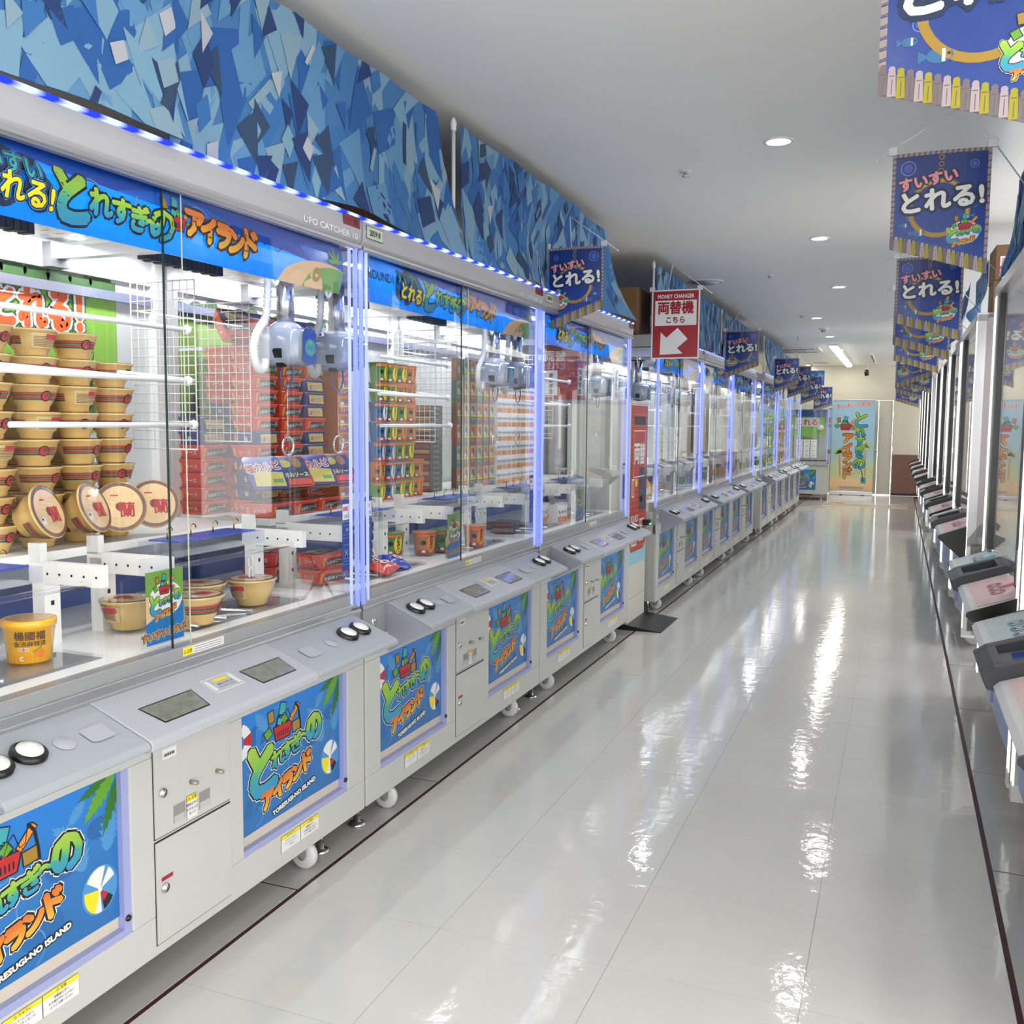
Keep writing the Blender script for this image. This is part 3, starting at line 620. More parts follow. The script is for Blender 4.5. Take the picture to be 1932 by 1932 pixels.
    MB().box(-.036, -.031, -.0225, -.0195, .8, 1.965, EDGE).build('glass_edge', R)
    MB().box(-.034, -.0315, .044, .046, .83, 1.965, PALE).build('glass_edge', R)
    for ys in (-1, 1): MB().box(-.8, -.04, ys*(H-.004)-.002, ys*(H-.004)+.002, .83, 1.965, GLS).build('end_glass', R)
    for ys in (-1, 1):
        b = MB(); y = ys*(H-.012); b.box(-.022, -.01, y-.005, y+.005, .79, 1.965, LEDL); b.box(-.022, -.012, ys*(H-.047)-.0018, ys*(H-.047)+.0018, .8, 1.965, LED('led_pale', '#aebaff', .3))
        lp = b.build('corner_light', R); MB().box(-.026, -.004, ys*(H-.028)-.022, ys*(H-.028)+.024, .79, 1.966, GLS2).build('acrylic_cover', lp)
    # racks inside each half
    ACR = GLASS('acrylic_tray', (.9, .92, .97), 1, .05, 1.5); BLT = M('tray_blue', '#2f57b8', .3); HOOK = M('hook_brass', '#b99a4a', .25, .9)
    b = MB(); b.box(-.81, -.40, -.82, .82, 1.035, 1.06, SHELFW); b.build('prize_shelf', R, bevel=.002)
    for s in (-1, 1):
        y0 = .1 if s > 0 else -.76
        b = MB()
        b.box(-.36, -.22, y0+.12, y0+.52, 1.02, 1.058, ACR); t = b.build('acrylic_tray', R); MB().box(-.35, -.24, y0+.15, y0+.5, 1.058, 1.061, BLT).build('tray_top', t)
        hk = MB()
        for k in range(4):
            yy = y0+.17+.1*k; hk.tube([(-.3, yy, 1.06), (-.3, yy, 1.085)]+[(-.3, yy+.011-.011*math.cos(a*PI/6), 1.085+.012*math.sin(a*PI/6)) for a in range(1, 7)], .002, HOOK, 6)
        hk.build('brass_hook', t)
        for yy, x1 in ((y0-.03, -.12), (y0+.64, -.16)):
            b = MB(); b.box(-.4, x1, yy, yy+.022, .99, 1.045, SHELFW); b.box(-.39, -.35, yy+.0, yy+.05, .83, 1.03, SHELFW); b.box(-.4, -.36, yy, yy+.022, 1.04, 1.09, WHITE2); a_ = b.build('support_arm', R)
            d = MB()
            for k in range(5): d.box(-.34+.04*k, -.334+.04*k, yy+.022, yy+.0225, 1.012, 1.018, K); d.box(-.34+.04*k, -.334+.04*k, yy-.0005, yy, 1.012, 1.018, K)
            for k in range(3): d.box(-.35, -.3495, yy+.02, yy+.03, .87+.06*k, .882+.06*k, K)
            d.build('peg_hole', a_)
        MB().tube([(-.2, y0-.02, 1.0), (-.2, y0+.66, 1.0)], .008, GLS2, 12).build('clear_rod', R)
        c = MB()
        for k in range(4):
            z = .99-.036*k; L = [(-.2+(.0 if k % 2 else .009*math.cos(a)), y0+(.42 if s > 0 else .3)+(.009*math.cos(a) if k % 2 else 0), z-.02+.02*math.sin(a)) for a in [2*PI*i/12 for i in range(12)]]; c.tube(L, .0028, WHITE2, 6, True)
        c.build('plastic_chain', R)
        for zz, ya in ((1.66, y0-.2), (1.515, y0-.2), (1.39, y0-.18)):
            if s > 0: MB().tube([(-.26, ya-.2 if ya > -.3 else ya, zz), (-.26, ya+.42, zz)], .0075, WHITE2, 10).lathe([(0, .016), (.012, .01), (.014, 0), (.01, -.01), (0, -.014)], (-.26, ya+.425, zz), WHITE2, 10).build('white_rod', R)
        MB().tube([(-.3, y0+.4 if s < 0 else y0+.0, 1.53), (-.3, y0+.9 if s < 0 else y0+.3, 1.52)], .006, WHITE2, 10).build('white_rod', R)
        sl_ = MB(); sl_.box(-.32, -.12, y0+.05, y0+.6, .83, .838, GLS2)
        for k in range(3): sl_.tube([(-.32, y0+.02+.1*k, .85), (-.12, y0+.08+.12*k, .842)], .005, CHROME, 8)
        sl_.build('drop_slide', R)
    b = MB(); wire_grid(b, lambda u, v: (-.72+u, .6, 1.31+v), .26, .54); b.build('wire_grid', R)
    b = MB(); wire_grid(b, lambda u, v: (-.74+u, -.79, 1.33+v), .24, .49); b.build('wire_grid', R)
    # point of sale card and play stickers on the glass
    A = Art(MB(), (-.075, -.07, .835), (0, 1, 0), (0, 0, 1))
    A.b.box(-.08, -.0765, -.08, .095, .835, 1.06, GLS2)
    A.rect(.005, .005, .14, .19, M('card_blue', '#1c6fb4', .3), 0); A.shape([(.005, .12), (.06, .13), (.14, .1), (.14, .19), (.005, .19)], M('card_green', '#6f9a3c', .35), 1); A.shape([(.005, .06), (.05, .08), (.03, .125), (.005, .13)], SAND, 1.5)
    A.disc(.075, .115, .06, W_, 2, 24, .045); basket(A, .07, .14, .35, 3); logo(A, .075, .105, .3); A.text('すいすいとれる!', .072, .03, .024, OY, 3, .06, .0006, outl=[(.0035, W_), (.002, K)]); A.b.build('card_stand', R)
    DBL = M('sticker_blue', '#16347a', .35)
    for y0 in (.775, -.805):
        A = Art(MB(), (-.0305, y0, .915), (0, 1, 0), (0, 0, 1)); A.rect(0, 0, .05, .16, DBL, 0); A.rect(0, .165, .05, .235, DBL, 0); A.rect(.003, .168, .047, .22, W_, 1)
        for k in range(3): A.rect(.008+k*.009, .197, .0145+k*.009, .212, RED, 2)
        A.text('2本爪', .025, .18, .013, K, 2); A.text('30', .03, .135, .013, W_, 1); A.line([(.015, .05), (.035, .07)], .0015, W_, 1); A.line([(.015, .07), (.035, .05)], .0015, W_, 1)
        for v in (.15, .118, .108, .085, .04, .03, .02): A.rect(.006, v, .044, v+.0015, TEAL, 1)
        A.b.build('play_guide_sticker', R)
    # casters and feet
    for x in (-.045, -.78):
        for y in (-.64, .56):
            b = MB(); b.lathe([(.0, -.014), (.036, -.014), (.045, -.008), (.045, .008), (.036, .014), (0, .014)], (x, y, .045), RUBBER, 24, Matrix.Rotation(PI/2, 3, 'X')); b.lathe([(0, .016), (.016, .0155), (.018, -.0155), (0, -.016)], (x, y, .045), RAIL, 14, Matrix.Rotation(PI/2, 3, 'X')); b.box(x-.02, x+.02, y-.022, y-.018, .045, .09, RAIL); b.box(x-.02, x+.02, y+.018, y+.022, .045, .09, RAIL); b.build('caster', R)
        for y in (-.81, .68):
            MB().lathe([(0, .0), (.03, .0), (.032, .004), (.024, .01), (.012, .013), (.012, .03), (.008, .03), (.008, .09)], (x-.02, y, 0), CHROME, 16).build('levelling_foot', R)
    return R
CAB = make_cabinet()
def mach_lights(R):
    for x, a in ((-.12, -.35), (-.72, .25)):
        area('cabinet_lamp', (x, 0, 1.94), .03, MACH_W, (.97, .98, 1), (0, a, 0), 1.5, parent=R)
CY = [.9965+.861+.0615+MW*i for i in range(3)]+[6.946+MW*(i+.5) for i in range(3)]+[12.52+MW*(i+.5) for i in range(3)]
CABLAB = ['crane game cabinet nearest the camera, gold noodle bowls stacked inside',
 'second crane game cabinet, red noodle boxes and rows of paper cups inside', 'third crane game cabinet, next to the red money changer, mostly empty inside',
 'crane game cabinet just beyond the red money changer, bottles inside', 'crane game cabinet in the middle of the group past the money changer', 'last crane game cabinet of the group past the money changer',
 'crane game cabinet starting the farthest group in the left row', 'middle crane game cabinet of the farthest group in the left row', 'last crane game cabinet of the left row, near the banner door']
cabs = []
for i, cy in enumerate(CY):
    o = CAB if i == 0 else copy_tree(CAB)
    o.location = (XF if i < 3 else (XF+.01 if i < 6 else -1.60), cy, 0); cabs.append(o)
    tag(o, CABLAB[i], 'arcade machine', 'crane game cabinets of the left row'); 
for o in cabs: mach_lights(o)

# ================================================================== RIGHT ROW: pusher-style cabinets with coin trays
RW = 1.64
def make_right():
    R = empty('coin_tray_cabinet'); H = RW/2-.01
    PK = M('panel_print_pink', '#d9a9ac', .35); BU = M('panel_print_blue', '#b3c6cc', .35); PW = M('panel_print_white', '#cfcfcf', .35)
    SIDE = M('side_panel_grey_pink', '#9c9496', .35, .3)
    b = MB(); b.box(.02, .8, -H, H, .12, .68, WHITE); b.build('cabinet_body', R, bevel=.004)
    for y0 in (-.68, .06): MB().box(.005, .02, y0, y0+.62, .17, .6, M('front_inset_blue', '#8fa3d0', .35)).build('front_panel', R)
    b = MB(); b.prism([(.0, .66), (.0, .70), (.07, .80), (.12, .80), (.12, .66)], -H, H, RAIL); b.box(.0, .012, -H, H, .69, .71, ALU); b.build('glass_rail', R)
    for y in (-H, H):
        s = 1 if y > 0 else -1
        b = MB(); b.box(0, .05, y-(.05 if s > 0 else 0), y+(.05 if s < 0 else 0), .1, 2.09, ALU); p = b.build('corner_post', R)
        b = MB(); e = y-(.055 if s > 0 else -.055); b.box(-.004, .002, e-.003, e+.003, .14, 2.06, LED('led_strip_white', '#f4f6ee', .75)); b.box(-.004, .002, y-.0025-.003*s, y+.0025-.003*s, .14, 2.06, LED('led_strip_white', '#f4f6ee', .75)); b.build('light_strip', p)
        MB().box(-.006, .07, y-(.055 if s > 0 else -.004), y+(.055 if s < 0 else -.004), .08, .14, WHITE2).build('post_foot', p)
        MB().box(.05, .16, y-.012*(1+s), y+.012*(1-s), .1, 2.09, SIDE).build('side_panel', R)
        MB().box(.004, .03, e-.09*s-.075, e-.09*s+.075, .80, 2.05, BLACK).build('black_reveal', R)
        MB().tube([(.006, e-.055*s, .82), (.006, e-.055*s, .95)], .009, WHITE2, 10).build('door_handle', R)
    MB().box(-.004, .06, -H, H, 2.05, 2.1, ALU).box(.06, .8, -H, H, 2.07, 2.1, M('top_board', '#8a8a88', .5)).build('top_frame', R)
    MB().box(.02, .025, -H+.05, H-.05, .80, 2.05, GLS).build('front_glass', R)
    b = MB(); b.box(.78, .8, -H, H, .68, 2.07, PLEX); b.box(.06, .78, -H, H, .68, .72, PLEX); b.build('interior_shell', R)
    b = MB(); wire_grid(b, lambda u, v: (.7, -.6+u, .9+v), 1.2, 1.0, .06, .002); b.build('wire_grid', R)
    # sloping shelf: pink half near, coin tray in the middle, blue half far
    def shelf(y0, y1, side, art):
        b = MB(); b.prism([(.06, .80), (-.15, .725), (-.165, .71), (-.155, .695), (.0, .66), (.06, .66)], y0, y1, PW); o = b.build('shelf_panel', R, bevel=.003)
        yy = y0 if side < 0 else y1; y2 = yy+side*.012
        MB().prism([(.0, .78), (-.165, .716), (-.168, .7), (-.15, .685), (.0, .55)], min(yy, y2), max(yy, y2), BLACK).build('black_end_cap', R)
        sl = Vector((-.21, 0, -.075)).normalized(); n0 = Vector((.06, 0, .80))
        A = Art(MB(), n0+Vector((0, (y0+y1)/2, .0015)), (0, -1, 0), sl, .0006)
        # u = -y (viewer left->right from aisle), v = down the slope
        hw = (y1-y0)/2; A.n = -A.n if A.n.z < 0 else A.n
        A.rect(-hw+.02, .015, hw-.02, .2, art[0], 0)
        for k in range(26):
            rn = random.Random(k+int(side*50)); x, y = rn.uniform(-hw+.04, hw-.05), rn.uniform(.03, .19); A.shape([(x, y), (x+.035, y+.003), (x+.005, y+.008)], art[2], 1)
        A.rect(-.03, .02, .03, .12, art[1], 1.5)
        for k in range(3): A.disc((-1+k)*.085 if True else 0, .11, .045, art[1], 2, 18, .028); A.disc((-1+k)*.085, .11, .033, W_, 3, 18, .02); A.ring((-1+k)*.085, .11, .012, .02, K, 4, 12)
        A.b.build('printed_sheet', o)
    LB = M('panel_mark_blue', '#3f93a6', .35); LP = M('panel_mark_red', '#bf3550', .35)
    shelf(-.76, -.15, -1, (M('sheet_pink', '#dcbcbc', .35), LP, PW)); shelf(.17, .70, 1, (M('sheet_blue', '#b9c8cd', .35), LB, W_))
    TR = M('tray_dark', '#34353a', .45); b = MB()
    b.prism([(.05, .83), (-.16, .76), (-.195, .735), (-.18, .70), (.0, .66)], -.15, -.10, TR); b.prism([(.05, .83), (-.16, .76), (-.195, .735), (-.18, .70), (.0, .66)], .12, .17, TR)
    b.prism([(-.14, .767), (-.16, .76), (-.195, .735), (-.18, .70), (-.14, .7)], -.10, .12, TR); b.prism([(.05, .83), (-.005, .812), (-.005, .7), (.05, .7)], -.10, .12, TR)
    b.box(-.15, .04, -.1, .12, .69, .70, TR); t = b.build('coin_tray', R, bevel=.003)
    MB().prism([(-.14, .74), (-.005, .775), (-.005, .772), (-.14, .737)], -.098, .118, M('tray_screen', '#8d8f92', .1, coat=1)).build('tray_window', t)
    MB().prism([(-.1, .7515), (-.02, .772), (-.02, .7725), (-.1, .752)], .0, .1, M('screen_blue', '#1a3f93', .2)).build('tray_card', t)
    b = MB(); b.prism([(.0, .66), (-.12, .68), (-.1, .6), (0, .5)], -.14, .16, WHITE2); b.build('tray_bracket', R)
    for y in (-.62, .62):
        for x in (.08, .7):
            b = MB(); b.lathe([(0, -.014), (.045, -.012), (.055, -.006), (.055, .006), (.045, .012), (0, .014)], (x, y, .055), RUBBER, 22, Matrix.Rotation(PI/2, 3, 'X')); b.box(x-.02, x+.02, y-.02, y+.02, .1, .12, RAIL); b.build('caster', R)
    return R
RC = make_right(); RX = .425
RY = [(2.98, RX), (4.68, RX), (7.43, RX-.005), (9.07, RX-.01), (10.71, RX-.015), (12.35, RX-.02), (14.75, RX-.045), (16.39, RX-.05), (18.03, RX-.055), (19.67, RX-.06)]
RLAB = ['coin tray cabinet nearest the camera at the right edge', 'second coin tray cabinet of the right row, its near end black beneath a pink sheet', 'coin tray cabinet just past the gap with the black chair in the right row']
rc = []
for i, (y, x) in enumerate(RY):
    o = RC if i == 0 else copy_tree(RC)
    o.location = (x, y, 0); rc.append(o)
    tag(o, RLAB[i] if i < 3 else ('coin tray cabinet, %s from the camera in the right row' % ORD[i]), 'arcade machine', 'coin tray cabinets of the right row')
    area('cabinet_lamp', (.3, 0, 2.03), .05, 3.5, (1, 1, .97), (0, 0, 0), 1.3, parent=o)
# black chair in the gap of the right row
ch = empty('folding_chair', (.78, 6.08, 0), .2, label='black chair standing in the gap between the right row cabinets', cat='chair')
SEATM = M('chair_black_vinyl', '#17171a', .5)
MB().box(-.2, .2, -.2, .2, .43, .47, SEATM).build('seat', ch, bevel=.01)
b = MB(); b.prism([(-.22, .68), (-.2, .66), (-.18, .9), (-.2, .93), (-.22, .9)], -.19, .19, SEATM); b.build('backrest', ch, bevel=.008)
for sy in (-1, 1):
    MB().tube([(-.22, sy*.2, .9), (-.2, sy*.2, .45), (.2, sy*.2, .01)], .011, BLACK, 8).build('leg', ch); MB().tube([(.16, sy*.18, .44), (-.22, sy*.18, .01)], .011, BLACK, 8).build('leg', ch)

# ================================================================== CLOTH CURTAINS over the cabinets
PAL = [M('cloth_%d' % i, c, .8) for i, c in enumerate(['#3b6fa3', '#5585ae', '#7096b0', '#1f5596', '#1a3566', '#27405f', '#7c97a8', '#a6a9b3', '#3068a4'])]
ROD = M('rod_white', '#d9d9de', .4)
def curtain(name, label, x0, ya, yb, zt, zb, seed, side=1, flare=.05, hem=.02, pole=True, nsh=None, bend=0, bl=0, twist=0):
    rn = random.Random(seed); L = yb-ya; Hh = zt-zb
    ph = [rn.uniform(0, 6) for _ in range(6)]
    def Sf(u, v, l=0):        # u along the row in metres, v height 0..Hh
        t = 1-v/Hh; y = ya+u; e = min(u, L-u)
        x = x0+side*(.010*math.sin(7.5*u+ph[0])*(.3+t)+.006*math.sin(17*u+ph[1])*t+flare*t**3*(.55+.45*math.sin(4.1*u+ph[2]))+.02*math.sin(3*t+ph[3])*t)
        z = zb+v-hem*t**4*(.6*math.sin(9*u+ph[4])+.5*math.sin(4*u+ph[5]))-.012*math.sin(PI*((u*1.8) % 1))*(v/Hh)**3
        dy = (bend if u > L/2 else -bl)*t*t*abs(2*u/L-1)**3
        return Vector((x+side*l, y+dy+twist*t*t, z))
    b = MB(); nu, nv = int(L/.03), 14
    vs = [Sf(L*i/nu, Hh*j/nv, 0) for i in range(nu+1) for j in range(nv+1)]
    fs = [(i*(nv+1)+j, (i+1)*(nv+1)+j, (i+1)*(nv+1)+j+1, i*(nv+1)+j+1) for i in range(nu) for j in range(nv)]
    b.add(vs, fs, PAL[0], True); b.add([p-Vector((side*.0015, 0, 0)) for p in vs], fs, PAL[0], True)
    nsh = nsh or int(L*Hh*190); lay = .0004
    def clip(P, keep):
        out = []
        for i in range(len(P)):
            a, c = P[i], P[(i+1) % len(P)]; da, dc = keep(a), keep(c)
            if da >= 0: out.append(a)
            if (da >= 0) != (dc >= 0): t = da/(da-dc); out.append((a[0]+(c[0]-a[0])*t, a[1]+(c[1]-a[1])*t))
        return out
    cell = {}
    for k in range(nsh):
        if k < nsh*.5: s, ci = rn.uniform(.09, .15), rn.choice([1, 2, 3, 8, 2, 1])
        elif k < nsh*.93: s, ci = rn.uniform(.045, .085), rn.choice([4, 5, 3, 6, 2, 8, 4])
        else: s, ci = rn.uniform(.035, .055), rn.choice([7, 6, 5])
        cu, cv = rn.uniform(0, L), rn.uniform(0, Hh); a = rn.uniform(-.35, .35); kind = rn.random()
        if kind < .6: P = [(-.35, -1.0), (.75, .25), (-.15, 1.1)] if rn.random() < .5 else [(.2, -1.1), (.5, .9), (-.7, .2)]
        elif kind < .85: P = [(-.3, -1), (.65, -.1), (.3, .9), (-.7, .1)]
        else: P = [(-.6, -.8), (-.3, -.9), (.6, .7), (.3, .85)]
        P = [(cu+(x*math.cos(a)-y*math.sin(a))*s, cv+(x*math.sin(a)+y*math.cos(a))*s) for x, y in P]
        for kf in (lambda p: p[0], lambda p: L-p[0], lambda p: p[1], lambda p: Hh-p[1]):
            P = clip(P, kf)
            if len(P) < 3: break
        if len(P) < 3: continue
        tris = [(P[0], P[i], P[i+1]) for i in range(1, len(P)-1)]
        for _ in range(2):
            nt = []
            for A_, B_, C_ in tris:
                m1 = ((A_[0]+B_[0])/2, (A_[1]+B_[1])/2); m2 = ((B_[0]+C_[0])/2, (B_[1]+C_[1])/2); m3 = ((A_[0]+C_[0])/2, (A_[1]+C_[1])/2)
                nt += [(A_, m1, m3), (m1, B_, m2), (m3, m2, C_), (m1, m2, m3)]
            tris = nt
        pts = []; ids = {}; F = []
        for t in tris:
            f = []
            for p in t:
                kk = (round(p[0], 5), round(p[1], 5))
                if kk not in ids: ids[kk] = len(pts); pts.append(Sf(p[0], p[1], lay+.00003*k+.0004))
                f.append(ids[kk])
            F.append(tuple(f))
        b.add(pts, F, PAL[ci], True)
    e = empty(name, (0, 0, 0), label=label, cat='curtain', group='blue patterned cloths above the cabinets')
    b.build('cloth', e)
    if pole:
        yp = ya-.02
        MB().tube([(x0-.02*side, yp, 2.06), (x0-.02*side, yp, zt+.0)], .008, ROD, 10).lathe([(.011, -.03), (.013, 0), (.006, .02), (0, .022)], (x0-.02*side, yp, zt), ROD, 12).build('support_pole', e)
    return e
curtain('patterned_cloth', 'blue patterned cloth nearest the camera, above the noodle bowl cabinet', -1.66, .2, 1.93, 2.60, 2.064, 3, hem=.006, flare=.055, pole=False)
curtain('patterned_cloth', 'second blue patterned cloth, from above the noodle bowls to the dark gap with the pole', -1.68, 1.90, 3.40, 2.585, 2.066, 7, hem=.006, flare=.075, bend=.24, pole=False)
curtain('patterned_cloth', 'blue patterned cloth beside the white pole, above the second cabinet', -1.69, 3.635, 5.2, 2.60, 2.068, 11, hem=.006, flare=.07, bend=.02, bl=-.06)
curtain('patterned_cloth', 'blue patterned cloth flaring out behind the first hanging pennant of the left row', -1.70, 5.215, 5.80, 2.58, 2.08, 15, hem=.012, flare=.12, bend=.4, twist=.08, pole=False)
curtain('patterned_cloth', 'blue patterned cloth behind the red money changer sign', -1.69, 7.05, 8.35, 2.57, 2.085, 21, hem=.01, flare=.06)
curtain('patterned_cloth', 'blue patterned cloth just past the money changer sign', -1.69, 8.39, 9.75, 2.56, 2.085, 22, hem=.01, flare=.06, pole=True)
curtain('patterned_cloth', 'blue patterned cloth behind the second pennant of the left row', -1.69, 9.95, 11.9, 2.55, 2.085, 25, hem=.01, flare=.07)
curtain('patterned_cloth', 'blue patterned cloth above the farthest cabinets of the left row', -1.66, 13.0, 15.2, 2.55, 2.085, 31, hem=.01, flare=.06)
curtain('patterned_cloth', 'small blue cloth at the far end of the left row', -1.66, 15.3, 17.4, 2.5, 2.085, 32, hem=.01, flare=.06)
curtain('patterned_cloth', 'blue patterned cloth at the right edge above the nearest coin tray cabinet', .49, 2.2, 5.35, 2.6, 2.115, 41, -1, flare=.05, hem=.01, bend=.03, pole=False)
curtain('patterned_cloth', 'blue cloth bunched above the right row beside the second pennant', .50, 7.15, 8.2, 2.5, 2.15, 43, -1, flare=.1, hem=.03, pole=False)
curtain('patterned_cloth', 'blue cloth hanging low above the fourth coin tray cabinet', .46, 8.2, 10.0, 2.5, 2.16, 45, -1, flare=.14, hem=.03, pole=False)
curtain('patterned_cloth', 'blue cloth above the fifth and sixth coin tray cabinets', .42, 10.1, 13.0, 2.5, 2.17, 47, -1, flare=.16, hem=.04, pole=False)
curtain('patterned_cloth', 'blue cloth above the farthest coin tray cabinets', .37, 13.8, 16.5, 2.45, 2.15, 49, -1, flare=.1, hem=.03, pole=False)

# cardboard boxes kept on top of the cabinets
CARD = M('cardboard', '#7d6142', .8, noise=.08, nscale=12); TAPE = M('packing_tape', '#a98a5c', .35)
def carton(x, y, z, sx, sy, sz, label, rz=0, print_=True, side=1):
    e = empty('cardboard_box', (x, y, z), rz, label=label, cat='box', group='cartons stored on top of the cabinets')
    MB().box(-sx/2, sx/2, -sy/2, sy/2, 0, sz, CARD).build('carton', e, bevel=.003)
    MB().box(-.025, .025, -sy/2-.001, sy/2+.001, sz-.06, sz+.001, TAPE).build('tape', e)
    if print_:
        for sd in (1, -1):
            A = Art(MB(), (sd*(sx/2+.001), 0, sz*.4), (0, sd, 0), (0, 0, 1)); A.rect(-.05, 0, .05, .003, K, 1); A.rect(-.05, .06, .05, .063, K, 1); A.rect(-.05, 0, -.047, .06, K, 1); A.rect(.047, 0, .05, .06, K, 1)
            A.text('取扱注意', 0, .045, .02, K, 1); A.rect(-.03, .01, .03, .03, BRN, 1); A.b.build('printed_mark', e)
    return e
carton(-2.02, 3.66, 2.067, .3, .34, .26, 'carton at the bottom of the dark gap beside the white pole'); carton(-2.02, 3.66, 2.33, .3, .34, .24, 'carton on top, in the dark gap beside the white pole', .04)
carton(-1.95, 5.95, 2.067, .36, .4, .25, 'carton at the end of the third cabinet, left of the money changer sign'); carton(-1.99, 6.9+.3, 2.067, .34, .4, .34, 'dark carton behind the money changer sign')
carton(-1.9, 12.0-.1, 2.067, .3, .3, .3, 'carton in the gap right of the second pennant')
yb = empty('yellow_tub', (-1.72, 11.85, 2.067), label='yellow plastic tub on the cabinet top behind the second pennant', cat='tub')
MB().lathe([(0, 0), (.05, 0), (.06, .12), (.062, .125), (.055, .125), (.05, .01)], (0, 0, 0), YEL, 16).build('tub_body', yb); MB().lathe([(.064, .12), (.064, .14), (0, .145)], (0, 0, 0), M('lid_blue', '#2b5fa8', .4), 16).build('tub_lid', yb)
c1 = carton(.68, 6.86, 2.101, .36, .34, .2, 'carton lowest of the pair on the third coin tray cabinet', print_=False); c2 = carton(.68, 6.85, 2.302, .36, .34, .21, 'carton uppermost on the third coin tray cabinet, red and white labels on it', .03, print_=False)
A = Art(MB(), (-.16, -.171, .005), (1, 0, 0), (0, 0, 1)); A.text('取扱注意', .1, .175, .025, K, 1)
for u in (0, .11): A.rect(u, 0, u+.105, .14, RED, 1); A.rect(u+.004, .004, u+.101, .136, W_, 2); A.rect(u+.004, .06, u+.101, .075, RED, 3); A.text('取扱注意', u+.05, .068, .016, W_, 4); [A.rect(u+.012, .09+k*.013, u+.09, .094+k*.013, DARK, 3) for k in range(3)]
A.b.build('shipping_label', c2)

